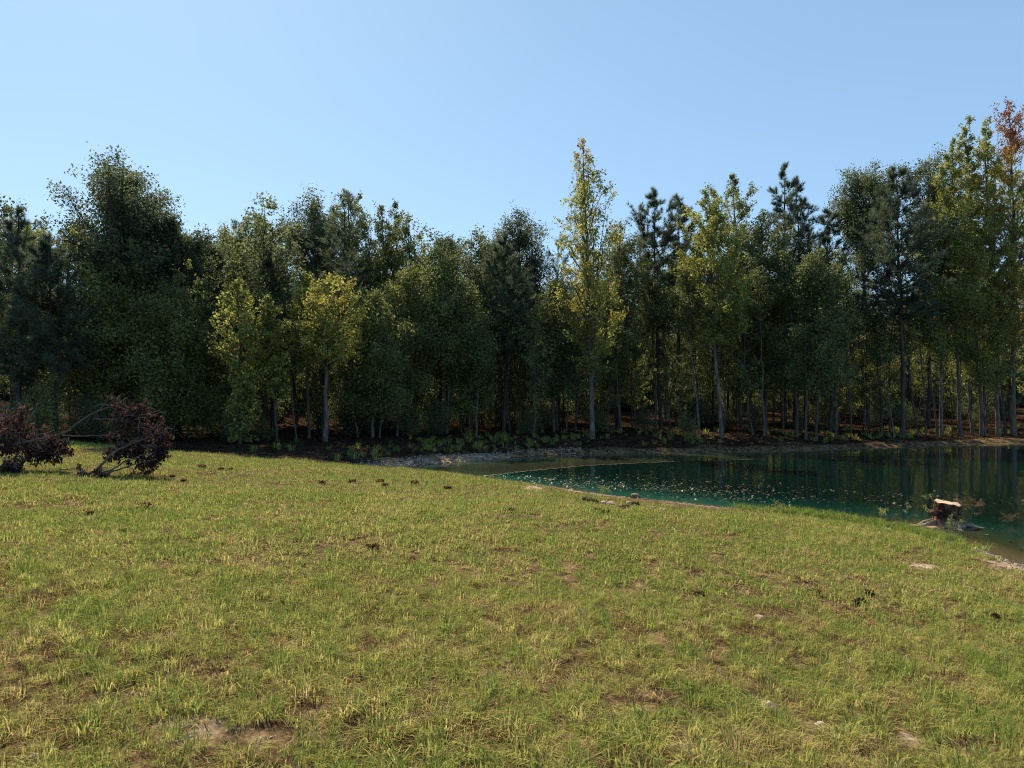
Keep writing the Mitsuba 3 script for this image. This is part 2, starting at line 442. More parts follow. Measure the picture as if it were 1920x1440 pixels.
def plant(name, d, top, base_px, knots, kind, label, cat='tree', group=None, seed=0, **kw):
    """A tree with its own crown. top = (px, py); knots = (py, half width) in pixels of the photograph at distance d."""
    rng = np.random.default_rng(seed + 17)
    if seed not in (4, 24, 28, 32, 39, 43, 44):
        kw['r0'] = kw.get('r0', .13) * .68
    x = (base_px - CX) / F * d
    while pond_dist(x, d) < 1.7:
        d += .25
        x = (base_px - CX) / F * d
    zg = float(ground_z(x, d))
    zt = EYE + (HY - top[1]) / F * d - zg
    prof = [(EYE + (HY - py) / F * d - zg, hw / F * d) for py, hw in knots]
    prof.append((zt, .06))
    if kw.get('lobes'):
        kw['lobes'] = [((px - base_px) / F * d, EYE + (HY - py) / F * d - zg, r / F * d) for px, py, r in kw['lobes']]
    kw['lean'] = ((top[0] - base_px) / F * d, rng.normal() * .3)
    wood, crown = build_tree(rng, zt, prof, kind, **kw)
    key = key_for(name)
    M = T().translate([x, d, zg])
    scene[key + '__trunk'] = {**wood.ply('bark_bsdf', smooth=True), 'to_world': M}
    scene[key + '__crown'] = {**crown.ply('leaf_bsdf'), 'to_world': M}
    tag(key, label, cat, group)
    return key


G_, O_, P_ = 'sweetgum_tree', 'oak_tree', 'pine_tree'
gum = dict(kind='gum', elev=(42, 74), sigma=.10, tone=.4, leaf=.12)
oak = dict(kind='oak', elev=(20, 62), sigma=.19, tone=.3, leaf=.115, twigs=9)
pin = dict(kind='pine', elev=(5, 48), tone=.2, leaf=.019, twigs=8, inner=.5)

# --- left part of the wood edge
plant(P_, 27, (25, 395), 36, [(720, 30), (640, 45), (560, 42), (480, 36), (430, 16)], label='sparse dark pine with a pointed tip at the left edge of the picture', seed=1, **{**pin, 'nb': 60, 'nleaf': 30000, 'r0': .13})
plant(P_, 26, (92, 448), 108, [(690, 46), (620, 56), (540, 46), (480, 26)], label='dense dark pine left of and below the big round oak', seed=2, **{**pin, 'nb': 80, 'nleaf': 48000, 'r0': .13})
plant(G_, 30, (70, 432), 72, [(640, 34), (540, 36), (470, 22)], label='small pale leaved tree between the two pines at the far left', seed=3, **{**gum, 'nb': 50, 'nleaf': 8100, 'colour': tone_of(LIGHT), 'r0': .09})
plant(O_, 30, (212, 293), 226, [(600, 110), (520, 135), (470, 128), (420, 108), (370, 92), (330, 74), (305, 44)], label='tall big oak with a round dark crown rising above the left part of the wood', seed=4, stems=2,
      **{**oak, 'lobes': [(215, 318, 30), (185, 330, 30), (238, 335, 30), (170, 352, 30), (262, 360, 32), (225, 365, 42), (285, 390, 27), (190, 385, 40), (250, 400, 42), (287, 420, 30), (215, 425, 50), (140, 377, 25), (133, 412, 30), (128, 450, 35), (165, 450, 35), (260, 450, 42), (298, 460, 30), (120, 490, 37), (180, 500, 50), (240, 500, 50), (300, 500, 42), (160, 545, 45), (230, 560, 50)], 'nb': 240, 'nleaf': 46000, 'colour': tone_of(OAK, .035), 'leaf': .115, 'r0': .22, 'twigs': 7})
plant(O_, 31, (328, 402), 330, [(600, 60), (520, 66), (450, 44), (420, 26)], label='dark oak at the right shoulder of the big round oak', seed=5, **{**oak, 'lobes': [(330, 420, 18), (320, 445, 26), (345, 465, 26), (310, 490, 30), (368, 480, 18), (372, 455, 12), (350, 510, 30), (330, 550, 34)], 'nb': 94, 'nleaf': 18700, 'colour': tone_of(OAK, .04), 'r0': .13})
plant(O_, 28, (200, 500), 190, [(760, 70), (660, 100), (580, 90), (530, 60)], label='yellow green oak below the crown of the big round oak', seed=6, **{**oak, 'nb': 90, 'nleaf': 25500, 'colour': tone_of(MID + .06, .06), 'r0': .12})
plant(O_, 28, (330, 545), 322, [(790, 70), (690, 84), (610, 70), (570, 44)], label='olive green tree with branching stems left of the bright saplings', seed=7, stems=2, **{**oak, 'nb': 90, 'nleaf': 25500, 'colour': tone_of(MID + .06, .06), 'r0': .10})
plant(O_, 33, (392, 436), 392, [(620, 48), (540, 52), (480, 36), (455, 18)], label='narrow dark oak beside a dip in the skyline at the left', seed=8, **{**oak, 'lobes': [(385, 475, 18), (400, 490, 26), (390, 530, 34), (395, 590, 36)], 'nb': 81, 'nleaf': 15300, 'colour': tone_of(OAK + .03, .04), 'r0': .12})
plant(O_, 36, (440, 425), 450, [(640, 60), (560, 72), (480, 66), (445, 34)], label='light olive round tree under the flat skyline left of centre', seed=9, **{**oak, 'nb': 80, 'nleaf': 23800, 'colour': tone_of(MID + .05, .05), 'r0': .13, 'tone': .5})
plant(O_, 38, (492, 398), 500, [(600, 40), (520, 46), (450, 40), (415, 18)], label='thin crowned tree with airy gaps left of the multi stemmed oak', seed=10, **{**oak, 'nb': 55, 'nleaf': 11900, 'colour': tone_of(MID, .05), 'r0': .12, 'tone': .5})
plant(P_, 33, (508, 470), 512, [(640, 62), (580, 58), (520, 38), (490, 18)], label='dark pine behind the bright yellow green saplings', seed=11, **{**pin, 'nb': 80, 'nleaf': 44000, 'r0': .13})
plant(O_, 38, (592, 370), 606, [(600, 66), (520, 70), (450, 64), (400, 44)], label='dark oak with many forked stems left of the pointed green tree', seed=12, stems=3, **{**oak, 'lobes': [(592, 380, 14), (560, 397, 20), (575, 412, 28), (610, 402, 24), (545, 427, 24), (600, 440, 34), (560, 455, 34), (630, 450, 26), (575, 500, 40), (615, 510, 36), (590, 560, 40)], 'nb': 121, 'nleaf': 25500, 'colour': tone_of(OAK + .02, .04), 'r0': .15, 'tone': .12})
plant(G_, 37, (645, 347), 648, [(640, 52), (560, 58), (480, 54), (420, 44), (375, 24)], label='pointed green tree standing tallest left of centre', seed=13, **{**gum, 'nb': 100, 'nleaf': 18900, 'elev': (30, 66), 'colour': tone_of(MID + .03, .04), 'r0': .14})
plant(G_, 38, (722, 382), 726, [(640, 50), (540, 50), (470, 34), (420, 18)], label='green tree with a narrow spire, left one of the trio', seed=14, **{**gum, 'nb': 80, 'nleaf': 13500, 'colour': tone_of(MID + .02, .04), 'r0': .12})
plant(G_, 39, (743, 376), 750, [(640, 44), (540, 44), (470, 24), (410, 11)], label='slender tree with the tallest spire, middle one of the trio', seed=15, **{**gum, 'nb': 70, 'nleaf': 11475, 'colour': tone_of(MID, .04), 'r0': .12})
plant(G_, 38, (765, 398), 782, [(640, 58), (540, 52), (470, 40), (430, 16)], label='green tree with a short spire, right one of the trio', seed=16, **{**gum, 'nb': 80, 'nleaf': 13500, 'colour': tone_of(MID + .03, .04), 'r0': .12})
plant(O_, 47, (845, 443), 845, [(600, 66), (520, 60), (470, 34)], label='dark round oak far back in the lowest dip of the skyline', seed=17, **{**oak, 'lobes': [(845, 456, 12), (830, 472, 16), (860, 472, 16), (845, 492, 26), (840, 520, 30), (850, 560, 36)], 'nb': 94, 'nleaf': 17000, 'leaf': .13, 'colour': tone_of(OAK, .03), 'r0': .15})
plant(O_, 34, (818, 465), 838, [(680, 62), (600, 70), (540, 62), (490, 36)], label='mid green tree with a forked pale trunk left of the dark pine', seed=18, stems=2, **{**oak, 'nb': 90, 'nleaf': 25500, 'colour': tone_of(MID + .04, .04), 'r0': .09, 'tone': .55})
plant(O_, 40, (975, 400), 985, [(660, 74), (560, 82), (490, 76), (440, 50), (415, 22)], label='dark rounded oak left of the tall yellowish sweetgum', seed=19, **{**oak, 'lobes': [(975, 412, 14), (955, 427, 20), (1000, 432, 24), (930, 452, 26), (985, 455, 36), (1020, 462, 24), (945, 490, 36), (1010, 500, 38), (975, 540, 44), (930, 560, 36), (1020, 570, 36), (975, 610, 44)], 'nb': 148, 'nleaf': 30600, 'colour': tone_of(OAK, .035), 'r0': .18})
plant(O_, 39, (905, 436), 905, [(640, 46), (550, 50), (480, 36)], label='green tree on the left flank of the dark rounded oak', seed=20, **{**oak, 'nb': 60, 'nleaf': 15300, 'colour': tone_of(MID + .03, .05), 'r0': .12})
plant(P_, 35, (940, 440), 945, [(660, 44), (580, 54), (510, 44), (465, 20)], label='blue green pine in front of the dark rounded oak', seed=21, **{**pin, 'nb': 80, 'nleaf': 44000, 'r0': .13})
# --- bright saplings at the left edge
plant(G_, 27, (445, 525), 452, [(825, 14), (780, 32), (745, 22), (690, 38), (620, 42), (570, 28), (540, 10)], label='light green sapling with leaves almost down to the lawn', seed=22, **{**gum, 'elev': (18, 52), 'nb': 90, 'nleaf': 6300, 'colour': tone_of(LIGHT + .06, .05), 'r0': .06})
plant(G_, 28.5, (508, 560), 520, [(740, 22), (690, 40), (635, 38), (590, 20)], label='yellow green leafy sapling between the light green and the golden one', seed=23, **{**gum, 'elev': (18, 52), 'nb': 80, 'nleaf': 6300, 'colour': tone_of(LIGHT + .1, .05), 'r0': .07})
plant(G_, 29, (622, 520), 610, [(685, 40), (650, 54), (600, 54), (560, 40), (535, 18)], label='golden yellow tree with a pale trunk at the head of the pond', seed=24, stems=2, **{**gum, 'elev': (22, 56), 'nb': 100, 'nleaf': 8400, 'colour': tone_of(YELGREEN + .03, .05), 'r0': .09, 'tone': .6})
plant(G_, 30, (575, 512), 580, [(640, 26), (580, 26), (540, 14)], label='yellow green tree just behind the golden yellow one', seed=25, **{**gum, 'elev': (22, 56), 'nb': 60, 'nleaf': 6300, 'colour': tone_of(YELGREEN - .03, .05), 'r0': .08})
plant(O_, 31, (700, 545), 700, [(770, 50), (680, 72), (610, 64), (570, 40)], label='mid green tree hanging low right of the golden yellow one', seed=26, **{**oak, 'nb': 90, 'nleaf': 22100, 'colour': tone_of(MID + .04, .05), 'r0': .09, 'tone': .6})
plant(O_, 33, (760, 500), 765, [(720, 50), (640, 66), (570, 60), (525, 36)], label='bushy green tree in the middle row left of the forked trunk', seed=27, **{**oak, 'nb': 90, 'nleaf': 22100, 'colour': tone_of(MID + .06, .04), 'r0': .09, 'tone': .6})
# --- the tall sweetgum in the middle and the right part
plant(G_, 33, (1093, 268), 1110, [(700, 22), (640, 40), (590, 56), (540, 58), (480, 52), (440, 44), (390, 38), (340, 30), (300, 13), (285, 7)], label='tall slender yellowish sweetgum with a pink tip standing on the far bank', seed=28,
      **{**gum, 'elev': (40, 76), 'sigma': .10, 'nb': 95, 'nleaf': 13000, 'colour': tone_of(0, .045, [(0, LIGHT), (.25, YELGREEN + .02), (.45, YELGREEN + .05), (.75, YELGREEN - .01), (.92, YELLOW - .03), (1, YELLOW + .07)]), 'r0': .105, 'tone': .55, 'inner': .35})
plant(O_, 37, (1165, 420), 1160, [(700, 50), (600, 60), (500, 46), (450, 30)], label='green oak right behind the tall yellowish sweetgum', seed=29, **{**oak, 'nb': 80, 'nleaf': 20400, 'colour': tone_of(MID, .05), 'r0': .12})
plant(P_, 38, (1227, 360), 1240, [(620, 56), (540, 64), (460, 52), (400, 30), (375, 14)], label='dark pine with a blunt top right of the tall yellowish sweetgum', seed=30, **{**pin, 'nb': 100, 'nleaf': 56000, 'r0': .14})
plant(P_, 39, (1270, 368), 1272, [(600, 40), (500, 40), (420, 22), (385, 10)], label='slim pine close to the right of the blunt topped pine', seed=31, **{**pin, 'nb': 70, 'nleaf': 36000, 'r0': .13})
plant(G_, 34, (1335, 352), 1354, [(640, 46), (560, 66), (480, 68), (420, 54), (380, 26)], label='light yellow green sweetgum with a slightly leaning pale trunk', seed=32, **{**gum, 'elev': (34, 66), 'nb': 110, 'nleaf': 21600, 'colour': tone_of(LIGHT + .07, .05), 'r0': .085, 'tone': .55})
plant(G_, 39, (1380, 316), 1390, [(640, 60), (540, 66), (440, 58), (380, 40), (345, 18)], label='green tree with a ragged top left of the tall pine spire', seed=33, **{**gum, 'elev': (34, 66), 'nb': 110, 'nleaf': 21600, 'colour': tone_of(MID + .06, .05), 'r0': .13})
plant(P_, 41, (1466, 316), 1470, [(640, 60), (540, 66), (450, 54), (390, 34), (350, 18)], label='tall pine spire in the middle of the right part of the skyline', seed=34, **{**pin, 'nb': 100, 'nleaf': 56000, 'r0': .15})
plant(P_, 41, (1494, 340), 1512, [(640, 50), (540, 54), (450, 40), (385, 20)], label='pine just right of the tall pine spire', seed=35, **{**pin, 'nb': 80, 'nleaf': 44000, 'r0': .14})
plant(O_, 37, (1430, 395), 1436, [(720, 56), (620, 66), (520, 66), (440, 44)], label='broad green oak below the tall pine spire', seed=36, **{**oak, 'nb': 100, 'nleaf': 25500, 'colour': tone_of(MID - .02, .045), 'r0': .13})
plant(P_, 38, (1548, 392), 1556, [(660, 50), (580, 54), (500, 44), (430, 24)], label='low dark pine in the notch left of the round oak', seed=37, **{**pin, 'nb': 80, 'nleaf': 44000, 'r0': .13})
plant(O_, 41, (1622, 310), 1625, [(600, 56), (500, 64), (420, 62), (360, 52), (325, 26)], label='round topped oak behind the big broad pine at the right', seed=38, **{**oak, 'lobes': [(1610, 327, 18), (1640, 323, 16), (1590, 350, 20), (1625, 350, 28), (1660, 342, 20), (1580, 385, 26), (1620, 395, 36), (1655, 390, 34), (1590, 430, 34), (1640, 450, 40), (1610, 500, 44)], 'nb': 135, 'nleaf': 27200, 'colour': tone_of(OAK + .05, .045), 'r0': .16})
plant(P_, 36, (1672, 318), 1693, [(600, 62), (520, 78), (440, 70), (380, 48), (340, 22)], label='big broad pine with a straight bare trunk at the right', seed=39, **{**pin, 'nb': 120, 'nleaf': 72000, 'r0': .11, 'tone': .3})
plant(O_, 42, (1742, 294), 1740, [(520, 48), (440, 52), (370, 50), (325, 36)], label='airy brownish oak with sky showing through its crown', seed=40, **{**oak, 'lobes': [(1745, 303, 11), (1735, 317, 13), (1760, 322, 13), (1715, 327, 13), (1695, 322, 12), (1770, 345, 16), (1745, 350, 12), (1700, 345, 11), (1757, 375, 17), (1730, 397, 20), (1765, 410, 22), (1740, 440, 30)], 'nb': 74, 'nleaf': 11900, 'colour': tone_of(OAK + .03, .06), 'r0': .15, 'inner': .3, 'sigma': .22})
plant(G_, 35, (1786, 256), 1800, [(600, 36), (500, 40), (420, 30), (340, 22), (290, 11)], label='yellow green sweetgum, first spire of the bright group at the right', seed=41, **{**gum, 'nb': 80, 'nleaf': 13500, 'colour': tone_of(LIGHT + .07, .045), 'r0': .12})
plant(G_, 34, (1812, 222), 1840, [(600, 40), (500, 44), (400, 34), (310, 20), (260, 10)], label='yellow green sweetgum, second and taller spire of the bright group at the right', seed=42, **{**gum, 'nb': 90, 'nleaf': 16200, 'colour': tone_of(LIGHT + .06, .045), 'r0': .12})
plant(G_, 33, (1840, 222), 1872, [(600, 44), (500, 48), (400, 40), (310, 26), (260, 14)], label='yellow green sweetgum with a pale trunk, left neighbour of the red topped one', seed=43, **{**gum, 'nb': 100, 'nleaf': 17550, 'colour': tone_of(0, .05, [(0, YELGREEN), (.4, LIGHT + .06), (1, LIGHT + .08)]), 'r0': .10, 'tone': .55})
plant(G_, 32, (1894, 190), 1900, [(640, 40), (520, 52), (440, 48), (350, 42), (270, 36), (225, 26), (205, 14)], label='red topped sweetgum with a pale trunk at the right edge', seed=44,
      **{**gum, 'nb': 110, 'nleaf': 18900, 'colour': tone_of(0, .05, [(0, YELLOW), (.2, ORANGE - .03), (.36, YELGREEN), (.6, YELGREEN + .02), (.72, YELLOW + .03), (.85, RED - .02), (1, RED + .03)]), 'r0': .11, 'tone': .6})
plant(G_, 32, (1960, 235), 1965, [(620, 44), (500, 50), (400, 46), (300, 28)], label='yellow green sweetgum just outside the right edge', seed=45, **{**gum, 'nb': 90, 'nleaf': 14850, 'colour': tone_of(YELGREEN, .05), 'r0': .13})
plant(O_, 34, (1770, 365), 1765, [(660, 46), (580, 62), (500, 66), (430, 54), (390, 30)], label='bushy yellow green tree in front of the bright spires at the right', seed=46, **{**oak, 'nb': 100, 'nleaf': 25500, 'colour': tone_of(LIGHT + .01, .05), 'r0': .11, 'tone': .5})
plant(O_, 34, (1530, 470), 1530, [(720, 50), (640, 60), (560, 56), (500, 34)], label='dim green tree in the middle row left of the big broad pine', seed=47, **{**oak, 'nb': 80, 'nleaf': 18700, 'colour': tone_of(MID, .05), 'r0': .08})
plant(O_, 35, (1040, 520), 1040, [(740, 40), (660, 54), (590, 50), (545, 28)], label='shaded green tree left of the yellowish sweetgum trunk', seed=48, **{**oak, 'nb': 70, 'nleaf': 15300, 'colour': tone_of(MID - .03, .05), 'r0': .08})
plant(O_, 33, (1850, 560), 1846, [(720, 30), (690, 54), (640, 56), (600, 40)], label='low green tree spreading between the two pale trunks at the right', seed=49, **{**oak, 'nb': 60, 'nleaf': 11900, 'colour': tone_of(LIGHT, .05), 'r0': .06})
plant(O_, 34, (880, 560), 880, [(760, 40), (680, 56), (620, 50), (585, 30)], label='drooping green tree below the blue green pine', seed=50, **{**oak, 'nb': 70, 'nleaf': 15300, 'colour': tone_of(MID, .05), 'r0': .07})

# --- the depth of the wood: shared crowns, one entry per tree and part
VAR = {}


def variant(name, kind, seed, H, prof, **kw):
    rng = np.random.default_rng(seed)
    wood, crown = build_tree(rng, H, prof, kind, **kw)
    scene[f'group_{name}_trunk'] = {'type': 'shapegroup', 'trunk': wood.ply('bark_bsdf', smooth=True)}
    scene[f'group_{name}_crown'] = {'type': 'shapegroup', 'crown': crown.ply('leaf_bsdf')}
    VAR[name] = H


def put(var, name, x, y, label, cat='tree', group=None, h=None, rot=0, tilt=0):
    key = key_for(name)
    s = 1 if h is None else h / VAR[var]
    M = T().translate([float(x), float(y), float(ground_z(x, y)) - .03]).rotate([0, 0, 1], float(rot)).rotate([1, 0, 0], float(tilt)).scale(float(s))
    for part in ('trunk', 'crown'):
        scene[f'{key}__{part}'] = {'type': 'instance', 'to_world': M, 'g': {'type': 'ref', 'id': f'group_{var}_{part}'}}
    tag(key, label, cat, group)
    return key


o2 = {**oak, 'leaf': .17, 'sigma': .24, 'r0': .08, 'tone': .15, 'twigs': 4}
for i in range(3):
    variant(f'oakb{i}', 'oak', 100 + i, 12, [(3.5, 1.5), (5.5, 2.6), (8, 2.6), (10.5, 1.6), (12, .2)], **{**{k: v for k, v in o2.items() if k != 'kind'}, 'nb': 80, 'nleaf': 9500, 'colour': tone_of(OAK + .04 * i, .04)})
for i in range(2):
    variant(f'pineb{i}', 'pine', 110 + i, 13, [(5, 1.2), (7.5, 2.0), (10, 1.6), (12.3, .6), (13, .1)], **{**{k: v for k, v in pin.items() if k != 'kind'}, 'nb': 70, 'nleaf': 9000, 'leaf': .024, 'r0': .09, 'tone': .15})
for i in range(4):
    variant(f'young{i}', 'gum', 120 + i, 7, [(2.2 - .3 * i, .7), (3.8, 1.1), (5.6, .9), (7, .1)], **{**{k: v for k, v in gum.items() if k != 'kind'}, 'elev': (22, 60), 'nb': 34, 'nleaf': 2000, 'twigs': 4, 'leaf': .11, 'colour': tone_of(MID + .03 * i, .05), 'r0': .036, 'tone': .35, 'wob': .05})
for i in range(4):
    variant(f'bush{i}', 'oak', 130 + i, 2.4, [(.25, .6), (.9, 1.1), (1.7, .9), (2.4, .1)], **{**{k: v for k, v in oak.items() if k != 'kind'}, 'nb': 40, 'nleaf': 2600, 'twigs': 4, 'leaf': .10, 'stems': 3, 'colour': tone_of(OAK + .05 * i, .06), 'r0': .025, 'sigma': .2})
rng = np.random.default_rng(5)


def wood_line(x):
    """How far back the front row stands."""
    return np.interp(x, [-40, -22, -14, -8, -2, 2, 8, 16, 24, 45], [27, 26, 26.5, 29, 32, 33, 33.8, 37, 40.5, 45])


def side(x, y):
    """The part of the wood, from left to right."""
    return ('left edge', 'left part', 'middle left', 'middle right', 'right part', 'right edge')[int(np.clip((x / y / .72 + 1) * 3, 0, 5))]


spots = []
for i in range(900):
    if len(spots) >= 150:
        break
    q = rng.uniform() ** 1.3
    x = rng.uniform(-1, 1)
    yy = 1
    depth = 3.5 + q * 36
    X0 = x * 48
    y0 = float(wood_line(X0)) + depth
    if abs(X0) > .86 * y0 + 4 or any((X0 - a) ** 2 + (y0 - b) ** 2 < 2.4 ** 2 for a, b in spots):
        continue
    spots.append((X0, y0))
for i, (x, y) in enumerate(spots):
    if rng.uniform() < .62:
        put(f'oakb{i % 3}', O_, x, y, f'shaded broadleaf tree deep in the {side(x, y)} of the wood behind the front rows', group=f'broadleaf trees deep in the {side(x, y)} of the wood', h=rng.uniform(9, 11.2), rot=rng.uniform(0, 360))
    else:
        put(f'pineb{i % 2}', P_, x, y, f'straight dark pine deep in the {side(x, y)} of the wood behind the front rows', group=f'pines deep in the {side(x, y)} of the wood', h=rng.uniform(9.5, 11.8), rot=rng.uniform(0, 360))
young = []
for i in range(2000):
    if len(young) >= 105:
        break
    x = rng.uniform(-24, 34)
    y = float(wood_line(x)) + rng.uniform(-.4, 11) ** 1.0
    if abs(x) > .8 * y or any((x - a) ** 2 + (y - b) ** 2 < .8 for a, b in young):
        continue
    young.append((x, y))
    put(f'young{i % 4}', 'young_tree', x, y, f'slender young tree with a thin bare stem in the {side(x, y)} of the shaded wood', group=f'slender young trees in the {side(x, y)} of the wood', h=rng.uniform(4.5, 8), rot=rng.uniform(0, 360), tilt=rng.normal() * 4)
for i in range(105):
    x = rng.uniform(-26, 38)
    left = x < -6
    y = float(wood_line(x)) + (rng.uniform(-1.0, 3) if left else rng.uniform(.6, 6))
    if i > 62:
        y += rng.uniform(8, 30)
    if abs(x) > .85 * y or (-9.5 < x < 1 and i < 63 and rng.uniform() < .75):
        continue
    put(f'bush{i % 4}', 'shrub', x, y, f'leafy shrub in the shaded undergrowth of the {side(x, y)} of the wood', 'shrub', f'shrubs in the undergrowth of the {side(x, y)} of the wood', h=rng.uniform(1.0, 2.6) if left else rng.uniform(.5, 1.7) if i < 63 else rng.uniform(2, 4.5), rot=rng.uniform(0, 360))

for i in range(60):
    x = rng.uniform(-14, 38)
    y = float(wood_line(x)) + rng.uniform(5, 16)
    if abs(x) < .85 * y:
        put(f'bush{i % 2}', 'shrub', x, y, f'leafy shrub in the shaded undergrowth of the {side(x, y)} of the wood', 'shrub', f'shrubs in the undergrowth of the {side(x, y)} of the wood', h=rng.uniform(1.0, 2.6), rot=rng.uniform(0, 360))
n = 0
for i in range(400):
    x = rng.uniform(-1, 1) * 62
    y = float(wood_line(x)) + rng.uniform(20, 44)
    if abs(x) > .84 * y + 2 or n >= 150:
        continue
    n += 1
    M = T().translate([float(x), float(y), float(ground_z(x, y)) - .2]).rotate([0, 0, 1], float(rng.uniform(0, 360))).scale(float(rng.uniform(1.7, 3.2)))
    for part in ('trunk', 'crown'):
        scene[f'distant_wood__{2 * n + (part == "crown"):03d}'] = {'type': 'instance', 'to_world': M, 'g': {'type': 'ref', 'id': f'group_bush{i % 4}_{part}'}}
tag('distant_wood', 'dense dark thicket closing the depth of the wood', 'thicket', kind='stuff')

# trunks that stand at the bank on the right: (base px, top px, distance, radius, tone)
def bare_trunk(bp, tp, d, py_top, r, tone, seed, label, group=None):
    rg = np.random.default_rng(seed)
    x = (bp - CX) / F * d
    while pond_dist(x, d) < 1.9:
        d += .25
        x = (bp - CX) / F * d
    zg = float(ground_z(x, d))
    H = EYE + (HY - py_top) / F * d - zg
    prof = [(H * .72, .5), (H * .86, .8), (H, .1)]
    wood, crown = build_tree(rg, H, prof, 'gum', nb=22, nleaf=1500, leaf=.12, lean=((tp - bp) / F * d, rg.normal() * .2), r0=r, tone=tone, colour=tone_of(MID, .05), elev=(20, 60), twigs=4, wob=.035)
    key = key_for('slim_tree')
    M = T().translate([x, d, zg])
    scene[key + '__trunk'] = {**wood.ply('bark_bsdf', smooth=True), 'to_world': M}
    scene[key + '__crown'] = {**crown.ply('leaf_bsdf'), 'to_world': M}
    tag(key, label, 'tree', group)


ORD = 'first second third fourth fifth sixth seventh eighth ninth tenth eleventh twelfth thirteenth fourteenth fifteenth sixteenth seventeenth eighteenth nineteenth twentieth'.split() + ['twenty ' + w for w in 'first second third fourth fifth sixth seventh eighth ninth'.split()]
for i, (bp, tp, d, pt, r, tn) in enumerate(sorted([(1312, 1285, 34, 520, .045, .7), (1432, 1425, 35, 500, .055, .6), (1467, 1463, 36, 480, .05, .4), (1494, 1490, 35, 470, .085, .45), (1511, 1506, 34.5, 480, .06, .7), (1567, 1560, 35, 470, .07, .5),
                                            (1595, 1590, 36, 560, .04, .3), (1650, 1640, 37, 560, .05, .25), (1722, 1700, 35, 600, .04, .45), (1736, 1718, 36, 560, .045, .4), (1757, 1742, 37, 540, .06, .4), (1795, 1802, 34, 620, .045, .7),
                                            (1822, 1812, 35, 520, .085, .6), (1885, 1876, 36, 520, .08, .35), (1255, 1238, 36, 540, .08, .35), (1230, 1222, 37, 520, .07, .35), (1165, 1152, 35, 600, .045, .4), (1062, 1064, 35, 620, .04, .4),
                                            (958, 950, 35, 580, .06, .3), (978, 972, 36, 590, .05, .3), (893, 905, 33, 620, .04, .7), (865, 862, 35, 620, .045, .45), (745, 752, 32, 600, .055, .6), (712, 722, 31, 620, .04, .5), (672, 668, 31, 640, .04, .5), (556, 548, 29, 640, .045, .5), (1678, 1650, 35, 620, .03, .8)])):
    look = f'{"pale" if tn > .55 else "dark"} and {"leaning" if abs(bp - tp) > 12 else "upright"}'
    bare_trunk(bp, tp, d, pt, r * .8, tn * .8, 300 + i, f'{ORD[i]} slim trunk from the left along the edge of the wood, {look}', 'slim trunks along the edge of the wood')

# ---------------------------------------------------------------- grass
def tuft(seed, n, spread, hmin, hmax, width, seg, splay, dry, base=.0):
    rg = np.random.default_rng(seed)
    a = rg.uniform(0, 2 * np.pi, n)
    r = spread * np.sqrt(rg.uniform(0, 1, n))
    B = np.stack([np.cos(a) * r, np.sin(a) * r, np.full(n, -.01)], -1)
    out = unit(np.stack([np.cos(a), np.sin(a), np.zeros(n)], -1) * (.3 + r / spread)[:, None] + rg.normal(size=(n, 3)) * [.5, .5, 0])
    out[:, 2] = 0
    lean = np.clip(np.abs(rg.normal(size=n)) * splay + .15, 0, 2.6)
    h = rg.uniform(hmin, hmax, n)
    side = unit(np.cross(out + 1e-6, [0, 0, 1.])) * (width * rg.uniform(.7, 1.3, n))[:, None] * .5
    m = Mesh()
    mid = B + (out * (lean * .30)[:, None] + [0, 0, .62]) * h[:, None] * np.where(lean > 1.6, .7, 1)[:, None]
    tip = B + (out * (lean * .85)[:, None] + np.stack([np.zeros(n)] * 2 + [np.clip(1 - lean * .32, .06, 1)], -1)) * h[:, None]
    dr_ = np.clip(dry + rg.normal(size=n) * .16 + .12 * (lean - .8), 0, 1)
    uv = np.stack([dr_, rg.uniform(0, 1, n)], -1)
    if seg == 2:
        V = np.stack([B - side * .8, B + side * .8, mid + side, mid - side, tip], 1)
        f = np.arange(n)[:, None] * 5
        Fc = np.vstack([f + [0, 1, 2], f + [0, 2, 3], f + [3, 2, 4]])
        m.add(V.reshape(-1, 3), Fc, np.repeat(uv, 5, 0))
    else:
        V = np.stack([B - side, B + side, tip], 1)
        m.add(V.reshape(-1, 3), np.arange(n)[:, None] * 3 + [0, 1, 2], np.repeat(uv, 3, 0))
    return m


def tuft_groups(tagname, specs):
    names = []
    for i, s in enumerate(specs):
        g = f'group_{tagname}_{i}'
        scene[g] = {'type': 'shapegroup', 'blades': tuft(**s).ply('grass_bsdf')}
        names.append(g)
    return names


near_t = tuft_groups('near', [dict(seed=1 + i, n=84, spread=.055, hmin=.035, hmax=.125, width=.0036, seg=2, splay=.85, dry=.22 + .07 * i) for i in range(4)]
                     + [dict(seed=11 + i, n=70, spread=.10, hmin=.025, hmax=.075, width=.0034, seg=2, splay=1.15, dry=.32 + .06 * i) for i in range(4)]
                     + [dict(seed=21 + i, n=44, spread=.10, hmin=.04, hmax=.10, width=.0036, seg=2, splay=1.9, dry=.72 + .14 * i) for i in range(3)])
mid_t = tuft_groups('mid', [dict(seed=31 + i, n=48, spread=.065, hmin=.035, hmax=.115, width=.0056, seg=2, splay=.85, dry=.24 + .07 * i) for i in range(3)]
                    + [dict(seed=41 + i, n=40, spread=.13, hmin=.03, hmax=.075, width=.007, seg=2, splay=1.15, dry=.32 + .06 * i) for i in range(3)]
                    + [dict(seed=51 + i, n=26, spread=.13, hmin=.03, hmax=.07, width=.007, seg=2, splay=1.9, dry=.70 + .24 * i) for i in range(2)])
